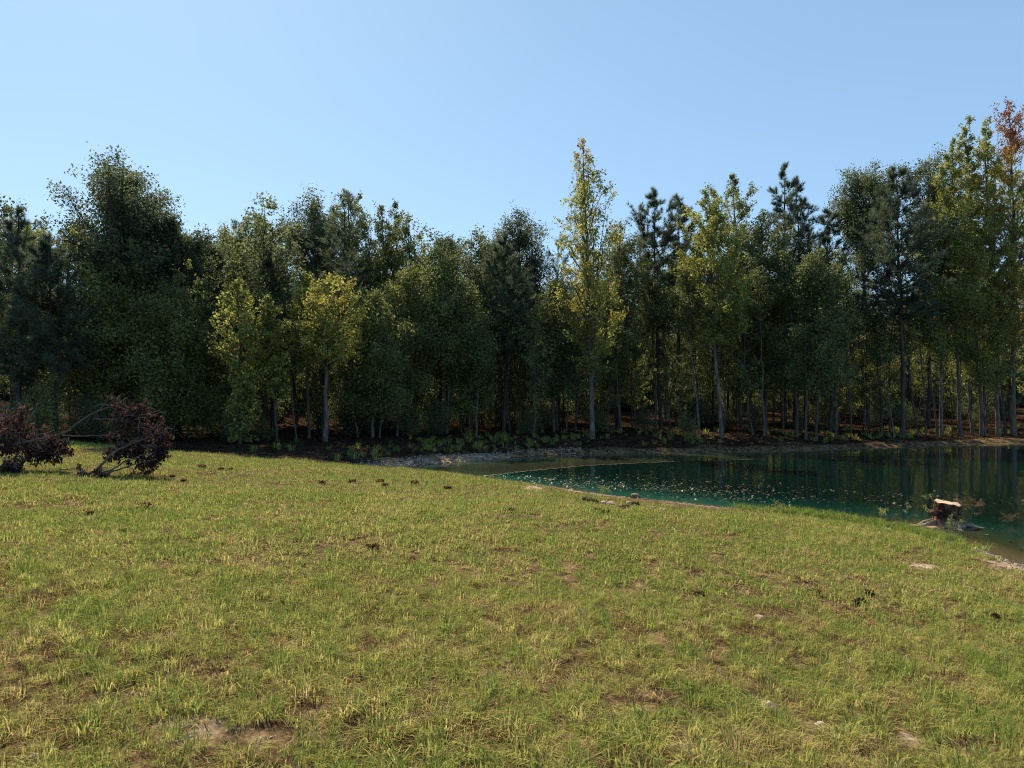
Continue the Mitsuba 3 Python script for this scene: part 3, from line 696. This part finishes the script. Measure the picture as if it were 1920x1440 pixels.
far_t = tuft_groups('far', [dict(seed=61 + i, n=26, spread=.09, hmin=.04, hmax=.11, width=.010, seg=1, splay=.8, dry=.22) for i in range(3)]
                    + [dict(seed=71 + i, n=28, spread=.17, hmin=.035, hmax=.08, width=.013, seg=1, splay=1.1, dry=.32) for i in range(3)]
                    + [dict(seed=81 + i, n=18, spread=.17, hmin=.03, hmax=.07, width=.013, seg=1, splay=1.8, dry=.70 + .24 * i) for i in range(2)])
tall_t = tuft_groups('tall', [dict(seed=91 + i, n=30, spread=.16, hmin=.18, hmax=.48, width=.014, seg=2, splay=.5, dry=.16 + .12 * i) for i in range(3)])
lush_t = tuft_groups('lush', [dict(seed=95 + i, n=34, spread=.10, hmin=.09, hmax=.20, width=.007, seg=2, splay=.55, dry=-.08) for i in range(3)])
count = {}


def scatter(name, groups, xs, ys, pick, scale, rng):
    zs = ground_z(xs, ys)
    for x, y, z, g, s, r in zip(xs, ys, zs, pick, scale, rng.uniform(0, 360, len(xs))):
        count[name] = count.get(name, 0) + 1
        scene[f'{name}__{count[name]:05d}'] = {'type': 'instance', 'to_world': T().translate([float(x), float(y), float(z)]).rotate([0, 0, 1], float(r)).scale(float(s)), 'g': {'type': 'ref', 'id': groups[g]}}


def cover(y0, y1, per_m2, rng):
    n = int(per_m2 * .76 * (y1 * y1 - y0 * y0) * 1.1 + 1)
    y = np.sqrt(rng.uniform(y0 * y0, y1 * y1, n))
    x = rng.uniform(-.83, .83, n) * y
    return x, y


def bunches(y0, y1, gap, rng):
    """Jittered bunch positions about GAP apart."""
    y = np.arange(y0, y1, gap)
    xs, ys = [], []
    for i, yy in enumerate(y):
        w = .84 * yy + .3
        x = np.arange(-w, w, gap) + (i % 2) * gap / 2
        xs.append(x + rng.normal(size=len(x)) * gap * .30); ys.append(np.full(len(x), yy) + rng.normal(size=len(x)) * gap * .30)
    return np.concatenate(xs), np.concatenate(ys)


def lawn(groups, kinds, y0, y1, gap, low_m2, seed):
    rg = np.random.default_rng(seed)
    ka, kb, kc = kinds
    for bunch in (True, False):
        x, y = bunches(y0, y1, gap, rg) if bunch else cover(y0, y1, low_m2, rg)
        s, w, b = pond_dist(x, y), far_side(x, y), bare_mask(x, y)
        wear = n2(x, y, .7, 13) * .6 + n2(x, y, 2.6, 12) * .4
        p = (1 - .85 * b) * sstep(.25, 1.0, s + (n2(x, y, 1.7, 9) - .5) * 1.0 - 1.6 * np.exp(-((x - 3.0) / 2.0) ** 2)) * (1 - sstep(.35, .75, w))
        p = p * (np.clip(.62 + .6 * sstep(.3, .6, wear), 0, .97) if bunch else 1)
        ok = rg.uniform(size=len(x)) < p
        x, y, wear, b = x[ok], y[ok], wear[ok], b[ok]
        v = rg.uniform(size=len(x))
        dry = rg.uniform(size=len(x)) < np.clip(sstep(.5, .85, n2(x, y, 1.1, 14)) * .3 + (.10 if bunch else .33) + .4 * b, 0, .8)
        pick = np.where(dry, ka + kb + (v * kc).astype(int), (v * ka).astype(int) if bunch else ka + (v * kb).astype(int))
        scatter('grass', groups, x, y, pick, rg.uniform(.5, 1.4, len(x)) * (.8 + .4 * wear), rg)


lawn(near_t, (4, 4, 3), 2.3, 6.5, .110, 52, 1)
lawn(mid_t, (3, 3, 2), 6.5, 12.5, .130, 30, 2)
lawn(far_t, (3, 3, 2), 12.5, 28, .165, 24, 3)
tag('grass', 'patchy short sunlit lawn grass, green to straw coloured', 'grass', kind='stuff')
# fresh taller grass along the near shore
rg = np.random.default_rng(8)
x, y = rg.uniform(2, 8, 9000), rg.uniform(9.5, 19, 9000)
s = pond_dist(x, y)
band = np.maximum(np.exp(-((np.hypot((x - 6.2) / 1.1, (y - 14.0) / 1.0)) ** 2)), np.exp(-((np.hypot((x - 7.15) / .45, (y - 12.2) / .5)) ** 2)))
ok = (s > .12) & (s < .95) & (rg.uniform(size=len(x)) < band) & (y < 20)
scatter('shore_grass', lush_t, x[ok], y[ok], rg.integers(0, 3, ok.sum()), rg.uniform(.6, 1.2, ok.sum()), rg)
tag('shore_grass', 'fresh bright green grass along the near shore of the pond', 'grass', kind='stuff')
# rank dark grass on the far bank
x = rg.uniform(-12, 34, 9000); y = rg.uniform(24, 44, 9000)
s = pond_dist(x, y); w = far_side(x, y)
p = w * sstep(1.0, 1.9, s + (n2(x, y, .8, 4) - .5) * 1.2) * sstep(6.5, 2.5, s) * sstep(.25, .55, n2(x, y, .45, 21)) * np.interp(x, [-12, -6, 0, 10, 20, 34], [.5, .9, .9, .6, .5, .15])
ok = rg.uniform(size=len(x)) < p * .6
scatter('bank_grass', tall_t, x[ok], y[ok], rg.integers(0, 3, ok.sum()), rg.uniform(.35, .85, ok.sum()), rg)
tag('bank_grass', 'tall rank grass in the shade of the far bank', 'grass', kind='stuff')

# ---------------------------------------------------------------- floating leaves, drift line, litter, gravel
rg = np.random.default_rng(12)
x = rg.uniform(-2, 14, 42000); y = rg.uniform(15, 26, 42000)
s = pond_dist(x, y)
line = np.interp(x, FILM[:, 0], FILM[:, 1])
p = np.exp(-((y - np.interp(x, [-1, 2, 5, 9, 14], [21.3, 20.2, 18.6, 17.6, 17])) / np.interp(x, [-1, 4, 14], [1.2, 1.9, 1.2])) ** 2) * np.interp(x, [-2, 1, 5, 8, 13], [.4, .6, .5, .15, .02]) * sstep(.30, .60, n2(x, y, 1.1, 31) * .6 + n2(x, y * 2, 2.3, 32) * .4)
ok = (s < -.15) & (y < line - .1) & (rg.uniform(size=len(x)) < p)
x2 = rg.uniform(5, 16, 260); y2 = rg.uniform(9, 18, 260)
ok2 = pond_dist(x2, y2) < -.3
C = np.concatenate([np.stack([x[ok], y[ok]], -1), np.stack([x2[ok2], y2[ok2]], -1)])
m = Mesh()
n = len(C)
a = rg.uniform(0, 2 * np.pi, n)
ax = np.stack([np.cos(a), np.sin(a), rg.normal(size=n) * .22], -1)
bx = np.stack([-np.sin(a), np.cos(a), rg.normal(size=n) * .22], -1)
l = rg.uniform(.016, .042, n)[:, None]
c3 = np.concatenate([C, np.full((n, 1), WATER + .012)], 1)
V = np.stack([c3 - ax * l, c3 + bx * l * .6, c3 + ax * l, c3 - bx * l * .6], 1).reshape(-1, 3)
q = np.arange(n)[:, None] * 4
m.add(V, np.vstack([q + [0, 1, 2], q + [0, 2, 3]]), np.repeat(np.stack([rg.choice([BROWN, BROWN - .03, MAROON + .07], n), rg.uniform(.6, 2., n)], -1), 4, 0))
scene['pale_leaf_bsdf'] = {'type': 'twosided', 'bsdf': {'type': 'principled', 'base_color': {'type': 'rgb', 'value': [.045, .043, .030]}, 'roughness': .5, 'specular': .35}}
scene['floating_leaves'] = m.ply('pale_leaf_bsdf')
tag('floating_leaves', 'raft of small fallen leaves floating on the near side of the pond', 'leaves', kind='stuff')
m = Mesh()
n = 1700
x = -1.7 + 11 * rg.uniform(0, 1, n) ** 1.6
y = np.interp(x, FILM[:, 0], FILM[:, 1]) + rg.normal(size=n) * np.interp(x, [-1.7, 1, 11], [.10, .035, .02])
a = rg.uniform(0, 2 * np.pi, n)
l = rg.uniform(.01, .04, n)[:, None]
c3 = np.stack([x, y, np.full(n, WATER + .008)], -1)
ax = np.stack([np.cos(a), np.sin(a), 0 * a], -1); bx = np.stack([-np.sin(a), np.cos(a), 0 * a], -1)
V = np.stack([c3 - ax * l, c3 + bx * l * .7, c3 + ax * l, c3 - bx * l * .7], 1).reshape(-1, 3)
q = np.arange(n)[:, None] * 4
m.add(V, np.vstack([q + [0, 1, 2], q + [0, 2, 3]]), np.repeat(np.stack([np.full(n, BROWN), rg.uniform(1, 2., n)], -1), 4, 0))
scene['drift_line'] = m.ply('pale_leaf_bsdf')
tag('drift_line', 'thin pale line of drifting bits across the pond', 'drift line', kind='stuff')
# fallen leaves on the floor of the wood and the far bank
n = 26000
x = rg.uniform(-24, 36, n); y = wood_line(x) + rg.uniform(-4, 14, n)
ok = (pond_dist(x, y) > .15) & (far_side(x, y) > .5)
x, y = x[ok], y[ok]
m = Mesh().leaves(rg, np.stack([x, y, ground_z(x, y) + .02], -1), .10, rg.choice([MAROON + .05, MAROON + .08, MAROON + .01], len(x)), rg.uniform(.2, .6, len(x)), up=2.)
scene['leaf_litter'] = m.ply('leaf_bsdf')
tag('leaf_litter', 'brown fallen leaves covering the floor of the wood', 'leaves', kind='stuff')


def pebble(rng, r, sub=1):
    m = trimesh.creation.icosphere(subdivisions=sub, radius=1.0)
    v = np.array(m.vertices)
    v *= (1 + .28 * (meshkit.noise(v * 1.7 + rng.uniform(0, 50, 3)) - .5)[:, None] * 2 + (.1 if sub == 0 else .012) * rng.normal(size=(len(v), 1)))
    v *= np.array([1, rng.uniform(.6, 1), rng.uniform(.4, .75)]) * r
    a = rng.uniform(0, 6.28)
    v = v @ np.array([[np.cos(a), -np.sin(a), 0], [np.sin(a), np.cos(a), 0], [0, 0, 1]])
    return v, np.array(m.faces)


def stones(key, x, y, r, label, cat):
    zs = ground_z(x, y)
    m = Mesh()
    for xx, yy, zz, rr in zip(x, y, zs, r):
        v, f = pebble(rg, rr, 0)
        m.add(v + [xx, yy, zz + rr * .15], f, (rg.uniform(0, 1), 0))
    scene[key] = m.ply('rock_bsdf')
    tag(key, label, cat, kind='stuff')


x = rg.uniform(-9, 3, 9000); y = rg.uniform(22.5, 31, 9000)
s = pond_dist(x, y)
ok = (s > .0) & (rg.uniform(size=len(x)) < sstep(1.7, .3, s + (n2(x, y, .8, 4) - .5) * 1.6)) & (far_side(x, y) > .4)
stones('gravel', x[ok][:1300], y[ok][:1300], rg.uniform(.02, .05, len(x[ok][:1300])), 'grey gravel on the shore at the head of the pond', 'gravel')
x = rg.uniform(0, 9, 20000); y = rg.uniform(8.5, 20, 20000)
s = pond_dist(x, y)
ok = (s > -.1) & (s < .55) & (y < 20.5) & (rg.uniform(size=len(x)) < .8)
stones('pebbles', x[ok][:1800], y[ok][:1800], rg.uniform(.010, .035, 1800), 'pale pebbles along the waterline of the near shore', 'pebbles')

# grit and crumbs of soil in the bare patches
x = rg.uniform(-6, 9, 60000); y = rg.uniform(2.8, 12, 60000)
ok = (rg.uniform(size=len(x)) < bare_mask(x, y) - .12) & (np.abs(x) < .8 * y)
stones('grit', x[ok][:1500], y[ok][:1500], .005 + .016 * rg.uniform(size=len(x[ok][:1500])) ** 3, 'pale grit and small stones in the bare patches of the lawn', 'grit')

# ---------------------------------------------------------------- rocks
def ground_at(px, py):
    """The point of the ground seen at this pixel."""
    d = 1.6 * F / (py - HY)
    for _ in range(12):
        p = at(px, py, d)
        d = .5 * d + .5 * (EYE - float(ground_z(p[0], p[1]))) * F / (py - HY)
    return at(px, py, d)


ROCKS = [(1191, 930, .10, .1, 'dark rock at the waterline above the row of pale stones'), (1131, 943, .075, 1.1, 'white rock, brightest of the row near the waterline'), (1146, 946, .09, .75, 'pale rock right beside the white rock of the row'),
         (1180, 944, .09, .5, 'grey rock in the middle of the row near the waterline'), (1165, 950, .06, .35, 'small grey rock in front of the middle of the row'), (1239, 957, .07, .8, 'pale stone alone right of the row near the waterline'),
         (1226, 953, .06, .3, 'small dark stone left of the lone pale stone'), (1423, 1160, .045, 1., 'small white stone in the lawn at the middle right'), (1435, 1322, .055, 1.1, 'white stone lying in bare soil of the lawn at the lower right'),
         (1536, 1358, .035, .9, 'small pale stone in the lawn right of the white one'), (1842, 1030, .05, .8, 'pale stone at the water edge right of the stump'), (1860, 1047, .04, .1, 'small dark stone at the water edge at the right'),
         (1743, 1009, .05, .7, 'pale stone in the shallows below the stump'), (68, 1420, .035, .5, 'grey stone among grass in the lower left corner')]
for px, py, r, tn, lab in ROCKS:
    p = ground_at(px, py)
    v, f = pebble(rg, r, 3)
    key = key_for('rock')
    scene[key] = Mesh().add(v + p + [0, 0, r * .05], f, (tn, 0)).ply('rock_bsdf', smooth=True)
    tag(key, lab, 'rock')

# ---------------------------------------------------------------- stump
def stump():
    rg = np.random.default_rng(3)
    base = STUMP + [0, 0, .0]
    zb = WATER - .02
    H, R = .47, .225
    A = np.linspace(0, 2 * np.pi, 72, endpoint=False)
    tt = np.linspace(0, 1, 18)
    rings = []
    flare = np.zeros(72)
    for a0, k in ((3.3, .9), (4.75, .55), (5.9, .75), (.6, .5), (1.9, .6)):
        flare += k * np.exp(-((np.angle(np.exp(1j * (A - a0)))) / .34) ** 2)
    for t in tt:
        q = np.stack([np.cos(A) * 2.2, np.sin(A) * 2.2, np.full(72, t * 1.2)], -1)
        r = R * (1 + .10 * (meshkit.noise(q * 1.6 + 9) - .5) * 2 + .07 * (meshkit.noise(q * 5 + 4) - .5) * 2) * (1.0 + .10 * (1 - t))
        r = r + flare * .15 * (1 - t) ** 2.6
        z = zb - .06 + (H + .06) * t + (t ** 3) * (-.026 * np.cos(A) + .022 * np.sin(A) + .012 * np.sin(3 * A + 1) + .008 * np.sin(7 * A))  # the saw cut slopes down to the right
        rings.append(np.stack([np.cos(A) * r, np.sin(A) * r, z], -1))
    V = np.vstack(rings)
    i, j = np.meshgrid(np.arange(17), np.arange(72), indexing='ij')
    q = np.stack([i * 72 + j, i * 72 + (j + 1) % 72, (i + 1) * 72 + (j + 1) % 72, (i + 1) * 72 + j], -1).reshape(-1, 4)
    f = np.vstack([q[:, [0, 1, 2]], q[:, [0, 2, 3]]])
    off = np.array([base[0], base[1], 0])
    scene['tree_stump__bark'] = Mesh().add(V + off, f, (.25, 0)).ply('stump_bark', smooth=True)
    top = rings[-1]
    c = top.mean(0)
    face = [c + [0, 0, .004]] + [c + (p - c) * k + [0, 0, .012 * (1 - k)] for k in (.5, .93) for p in top] + [p + [0, 0, -.004] for p in top]
    fv = np.array(face)
    ff = [[0, 1 + j, 1 + (j + 1) % 72] for j in range(72)]
    for b in (0, 1):
        for j in range(72):
            a1, a2 = 1 + b * 72 + j, 1 + b * 72 + (j + 1) % 72
            ff += [[a1, a1 + 72, a2 + 72], [a1, a2 + 72, a2]]
    scene['tree_stump__cut_face'] = Mesh().add(fv + off, np.array(ff), (.9, 0)).ply('cut_bsdf', smooth=True)
    labels['tree_stump__cut_face'] = {'label': 'pale freshly sawn top of the stump'}
    for a0, L_, z1 in ((3.25, .75, -.02), (4.75, .34, -.03), (5.95, .55, -.03), (2.7, .5, -.04)):
        t = np.linspace(0, 1, 8)
        d = np.array([np.cos(a0), np.sin(a0), 0])
        P = off + np.array([0, 0, zb + .02]) + d * (.2 + L_ * t)[:, None] + np.stack([0 * t, 0 * t, .10 * (1 - t) ** 2.2 + z1 * t], -1) + rg.normal(size=(8, 3)) * .012
        k = key_for('tree_stump__root')
        scene[k] = Mesh().tubes(P, .06 * (1 - .75 * t), 8, .5).ply('stump_bark', smooth=True)
    t = np.linspace(0, 1, 5)
    P = off + np.array([-.2, -.1, zb + .27]) + np.array([-.2, -.02, .03]) * t[:, None]
    scene['tree_stump__knot'] = Mesh().tubes(P, np.array([.07, .065, .06, .062, .05]), 9, .2).ply('stump_bark', smooth=True)
    tag('tree_stump', 'sawn tree stump with spreading roots standing in the shallows', 'tree stump')


def stump_bark(p, n, uv):
    a = fbm(p.x * 20, p.y * 20, p.z * 7, 3)
    c = mix((.030, .020, .015), (.14, .085, .060), smoothstep(.3, .75, a))
    c = mix(c, (.11, .045, .03), smoothstep(.6, .75, fbm(p.x * 7, p.y * 7, p.z * 5 + 3, 2)) * .7)
    return mix(c, (.42, .37, .30), smoothstep(-.86, -1.0, p.z + (a - .5) * .35) * .6)


def cut_col(p, n, uv):
    r = dr.sqrt(dr.square(p.x - float(STUMP[0])) + dr.square(p.y - float(STUMP[1])))
    ring = .5 + .5 * dr.sin(r * 420 + 6 * noise(p.x * 8, p.y * 8, 1))
    c = mix((.36, .28, .20), (.50, .42, .32), ring)
    return mix(c, (.20, .10, .06), smoothstep(.195, .235, r)) * (.8 + .3 * fbm(p.x * 30, p.y * 6, 1, 2))


scene['stump_bark'] = {'type': 'twosided', 'bsdf': {'type': 'bumpmap', 'arbitrary': proc(lambda p, n, uv: fbm(p.x * 40, p.y * 40, p.z * 14, 3), 3e-3), 'scale': .03, 'bsdf': {'type': 'diffuse', 'reflectance': proc(stump_bark)}}}
scene['cut_bsdf'] = {'type': 'twosided', 'bsdf': {'type': 'diffuse', 'reflectance': proc(cut_col)}}
stump()

# ---------------------------------------------------------------- weeds and twigs by the stump
def weed(px, py, h, label, seed, spread=.5, n=7, thick=.004, tone=1.0, bend=(0, 0), leafy=18, u=YELGREEN):
    rg = np.random.default_rng(seed)
    p = ground_at(px, py)
    p[2] = max(p[2], WATER - .03)
    t = np.linspace(0, 1, 8)
    L = p + np.stack([bend[0] * t ** 2, bend[1] * t ** 2, h * t], -1) + np.cumsum(rg.normal(size=(8, 3)) * .006, 0)
    m = Mesh().tubes(L, thick * (1 - .7 * t), 4, tone)
    lf = Mesh()
    for k in range(n):
        i = rg.integers(3, 8)
        d = unit(rg.normal(size=3) * [1, 1, .5] + [bend[0] * 2, bend[1] * 2, .6])
        ll = h * spread * rg.uniform(.4, 1)
        B = L[i] + d * ll * np.linspace(0, 1, 4)[:, None] + np.cumsum(rg.normal(size=(4, 3)) * .006, 0)
        m.tubes(B, thick * .55 * (1 - .6 * np.linspace(0, 1, 4)), 3, tone)
        lf.leaves(rg, B[rg.integers(1, 4, leafy)] + rg.normal(size=(leafy, 3)) * .02, .028, np.full(leafy, u), rg.uniform(.8, 1.6, leafy), aspect=.35)
    key = key_for('weed')
    scene[key + '__stem'] = m.ply('bark_bsdf')
    scene[key + '__leaf'] = lf.ply('leaf_bsdf')
    labels[key + '__leaf'] = {'label': 'tiny leaves and seed heads of the weed', 'kind': 'stuff'}
    tag(key, label, 'weed')


weed(1736, 978, .5, 'upright dry weed stalk just left of the stump', 51, .25, 6)
weed(1698, 972, .3, 'short thin weed stalk standing in the water left of the stump', 52, .2, 4)
weed(1818, 978, .34, 'pale bushy dead weed arching right beside the stump', 53, .8, 14, .006, bend=(.12, 0), u=BROWN)
weed(1812, 962, .3, 'feathery dead twig leaning left behind the stump', 54, .7, 12, .005, bend=(-.25, .1), u=BROWN)
weed(1650, 975, .16, 'low pale weed at the water edge far left of the stump', 55, .9, 8, u=YELGREEN)
weed(1772, 1012, .34, 'green reed like weed in front of the stump', 56, .5, 8, .005, tone=.5, u=LIGHT)
weed(1790, 1008, .3, 'thin leaning weed in the shallows right in front of the stump', 57, .3, 4, bend=(.12, 0), u=LIGHT)
weed(1884, 985, .2, 'low scattered dead weed in the water at the right edge', 58, 1.1, 10, bend=(.1, 0), u=BROWN)
weed(858, 886, .42, 'single tall weed stalk rising from the crest of the lawn before the pond', 59, .2, 5, u=LIGHT)
weed(1456, 966, .22, 'small light green weed on the near shore', 60, .6, 9, u=LIGHT)
weed(1130, 934, .2, 'small green weed above the white rock of the row', 61, .7, 10, u=LIGHT)


def stick(name, pts, r, label, cat, tone=.5, group=None):
    P = np.array(pts, float)
    t = np.linspace(0, 1, 12)
    s = np.linspace(0, 1, len(P))
    Q = np.stack([np.interp(t, s, P[:, c]) for c in range(3)], -1) + rg.normal(size=(12, 3)) * r * .5
    key = key_for(name)
    scene[key] = Mesh().tubes(Q, r * (1 - .6 * t), 6, tone).ply('bark_bsdf', smooth=True)
    tag(key, label, cat, group)


def on(px, py, up=.02):
    return ground_at(px, py) + [0, 0, up]


stick('stick', [on(1768, 1019), on(1782, 1014, .04), on(1800, 1012, .03)], .014, 'bleached stick at the water edge below the stump', 'stick', 1.)
stick('stick', [on(1098, 938, .03), on(1110, 941, .04), on(1124, 943, .03)], .05, 'short dark driftwood log left of the white rock', 'stick', .15)
stick('stick', [on(105, 882), on(130, 884, .05), on(160, 884, .06)], .016, 'thin fallen stick on the lawn between the two cut branches', 'stick', .6)
for px, py, L_, lab in ((1528, 812, 3, 'fallen limb lying on the dim floor across the pond'), (1660, 800, 2.2, 'short fallen limb under the big broad pine'), (1850, 812, 2.5, 'fallen limb at the foot of the pale trunks at the right')):
    d = 46. if px > 1800 else 43.
    x0 = (px - CX) / F * d
    z0 = float(ground_z(x0, d))
    stick('fallen_limb', [(x0 - L_ / 2, d, z0 + .05), (x0, d + .2, z0 + .15), (x0 + L_ / 2, d + .1, z0 + .3)], .035, lab, 'fallen limb', .8)

# ---------------------------------------------------------------- cut branches with dead leaves
def cut_branch(label, limbs, blobs, d, nleaf, seed):
    rg = np.random.default_rng(seed)
    key = key_for('cut_branch')
    wood, dead = Mesh(), Mesh()
    for pts, r in limbs:
        P = np.array([at(px, py, d + dd) for px, py, dd in pts])
        t = np.linspace(0, 1, 14)
        s = np.linspace(0, 1, len(P))
        Q = np.stack([np.interp(t, s, P[:, c]) for c in range(3)], -1)
        Q[1:-1] = (Q[:-2] + 2 * Q[1:-1] + Q[2:]) / 4
        Q += rg.normal(size=Q.shape) * .006
        wood.tubes(Q, r * (1 - .65 * t), 6, .55)
    allpts = np.vstack(wood.v)
    for px, py, rp, dd, wgt in blobs:
        c = at(px, py, d + dd)
        c[2] = max(c[2], float(ground_z(c[0], c[1])) + .06)
        R = rp / F * d
        near = allpts[np.argmin(((allpts - c) ** 2).sum(1))]
        t = np.linspace(0, 1, 8)
        for j in range(3):
            e = c + rg.normal(size=3) * R * .6
            mid = (near + c) / 2 + rg.normal(size=3) * .08
            L = near * ((1 - t) ** 2)[:, None] + 2 * mid * (t * (1 - t))[:, None] + e * (t ** 2)[:, None]
            L[:, 2] = np.maximum(L[:, 2], ground_z(L[:, 0], L[:, 1]) + .03)
            wood.tubes(L, .011 * (1 - .6 * t), 4, .8)
            nt = int(18 * wgt)
            B = L[rg.integers(2, 8, nt)]
            D = unit(rg.normal(size=(nt, 3)) + [.25, 0, .3])
            L_ = R * rg.uniform(.3, 1.15, nt)
            TP = B[:, None] + D[:, None] * L_[:, None, None] * np.linspace(0, 1, 4)[:, None]
            TP[:, 1:] += np.cumsum(rg.normal(size=(nt, 3, 3)), 1) * .015
            TP[..., 2] = np.maximum(TP[..., 2], (ground_z(TP[..., 0], TP[..., 1]) + .02))
            wood.tubes(TP, np.broadcast_to([.007, .006, .005, .003], (nt, 4)), 3, .7)
            k_ = 5
            D2 = unit(rg.normal(size=(k_, 3)) + [.15, 0, .55])
            B2 = L[rg.integers(3, 8, k_)]
            Q2 = B2[:, None] + D2[:, None] * (R * rg.uniform(.9, 1.7, k_))[:, None, None] * np.linspace(0, 1, 5)[:, None]
            Q2[:, 1:] += np.cumsum(rg.normal(size=(k_, 4, 3)), 1) * .02
            Q2[..., 2] = np.maximum(Q2[..., 2], ground_z(Q2[..., 0], Q2[..., 1]) + .02)
            wood.tubes(Q2, np.broadcast_to([.009, .008, .007, .006, .004], (k_, 5)), 3, .9)
            n = int(nleaf * wgt / 3)
            ti = rg.integers(0, nt, n)
            u = rg.uniform(.3, 1.05, n) * 3
            i0 = np.minimum(u.astype(int), 2)
            C = TP[ti, i0] + (TP[ti, i0 + 1] - TP[ti, i0]) * (u - i0)[:, None] + np.clip(rg.normal(size=(n, 3)), -1.5, 1.5) * .03
            C[:, 2] = np.maximum(C[:, 2] - .02, ground_z(C[:, 0], C[:, 1]) + .02)
            dead.leaves(rg, C, .085, MAROON + rg.normal(size=n) * .015, rg.uniform(.5, 1.5, n), up=0., axis=np.array([[0, 0, -.7]]), aspect=.5)
    scene[key + '__limb'] = wood.ply('bark_bsdf', smooth=True)
    scene[key + '__dead_leaves'] = dead.ply('leaf_bsdf')
    labels[key + '__dead_leaves'] = {'label': 'withered dark maroon leaves of the cut branch', 'kind': 'stuff'}
    tag(key, label, 'cut branch')


cut_branch('leftmost cut branch with withered maroon leaves, its long limb rising to the right',
           [([(-60, 860, 0), (10, 838, 0), (55, 828, 0), (95, 818, .1), (120, 815, .2), (142, 798, .3), (165, 778, .4), (190, 768, .5), (228, 757, .5)], .035),
            ([(118, 816, .2), (150, 818, .3), (190, 815, .4), (232, 820, .5)], .02), ([(175, 785, .4), (205, 786, .4), (240, 790, .4)], .016), ([(188, 770, .5), (200, 750, .5), (212, 735, .5)], .012),
            ([(-60, 860, 0), (-30, 836, 0), (20, 838, 0), (60, 842, .1), (80, 846, .1)], .018), ([(-60, 860, 0), (-20, 808, 0), (15, 797, 0), (35, 780, 0)], .014), ([(-60, 860, 0), (-30, 873, -.3), (20, 873, -.3), (45, 880, -.3)], .018)],
           [(38, 790, 34, .3, .9), (70, 815, 30, .3, .7), (15, 800, 30, .4, .7), (20, 852, 30, 0, .8), (62, 856, 28, .1, .9), (95, 856, 24, .1, .7), (122, 852, 18, .2, .6), (-25, 835, 40, 0, .8), (12, 884, 16, -.3, .4), (-20, 862, 24, -.2, .5), (100, 826, 18, .3, .3), (35, 874, 16, -.2, .3)], 14.3, 430, 1)
cut_branch('second cut branch from the left, withered maroon leaves fanning up from a forked base',
           [([(160, 894, -.3), (185, 880, -.3), (210, 850, -.3), (240, 835, -.2), (282, 818, -.1)], .030), ([(170, 893, -.3), (205, 884, -.3), (240, 862, -.3), (290, 848, -.2)], .022),
            ([(190, 890, -.3), (225, 880, -.35), (255, 869, -.35), (295, 860, -.3)], .020), ([(205, 855, 0), (225, 842, .1), (250, 830, .2)], .016), ([(278, 856, 0), (298, 840, .1), (309, 826, .2)], .010), ([(240, 790, .4), (262, 778, .5), (285, 770, .5)], .010)],
           [(222, 752, 20, .6, .4), (245, 768, 24, .5, .6), (262, 795, 28, .5, .8), (288, 810, 22, .4, .7), (268, 832, 28, .3, .9), (297, 850, 16, .1, .7), (280, 862, 18, .1, .7), (250, 866, 18, .1, .5), (205, 850, 16, .0, .35), (235, 852, 20, .1, .5), (225, 815, 22, .4, .45), (158, 890, 10, -.3, .15), (195, 893, 10, -.3, .15)], 14.0, 420, 2)


def leaf_clump(px, py, r, seed):
    rg = np.random.default_rng(seed)
    p = ground_at(px, py)
    n = int(44 + r * 300)
    C = p + np.clip(rg.normal(size=(n, 3)), -1.3, 1.3) * [r, r * .6, r * .35] + [0, 0, r * .35 + .03]
    C[:, 2] = np.maximum(C[:, 2], p[2] + .015)
    key = key_for('leaf_clump')
    scene[key] = Mesh().leaves(rg, C, .055, MAROON + .02 + abs(rg.normal(size=n)) * .05, rg.uniform(.5, 1.4, n), up=0., aspect=.5).ply('leaf_bsdf')
    tag(key, 'small dark clump of withered leaves lying on the lawn', 'leaf clump', 'small dark clumps of withered leaves on the lawn')


CL = [(605, 908, .10), (661, 906, .08), (712, 906, .08), (722, 912, .07), (778, 908, .09), (840, 918, .06), (434, 882, .05), (380, 878, .09), (415, 882, .05), (268, 893, .12), (285, 902, .08),
      (325, 896, .06), (345, 905, .05), (275, 952, .08), (170, 967, .06), (105, 870, .10), (700, 1032, .06),
      (1120, 960, .08), (1135, 965, .06), (1170, 955, .07), (1190, 948, .08), (1608, 1135, .06), (1530, 1115, .04), (1627, 1117, .045), (1860, 1163, .045), (1310, 1120, .05), (960, 960, .05)]
for i, (px, py, r) in enumerate(CL):
    leaf_clump(px, py, r * (.5 + .3 * ((i * 37) % 11) / 10), 700 + i)
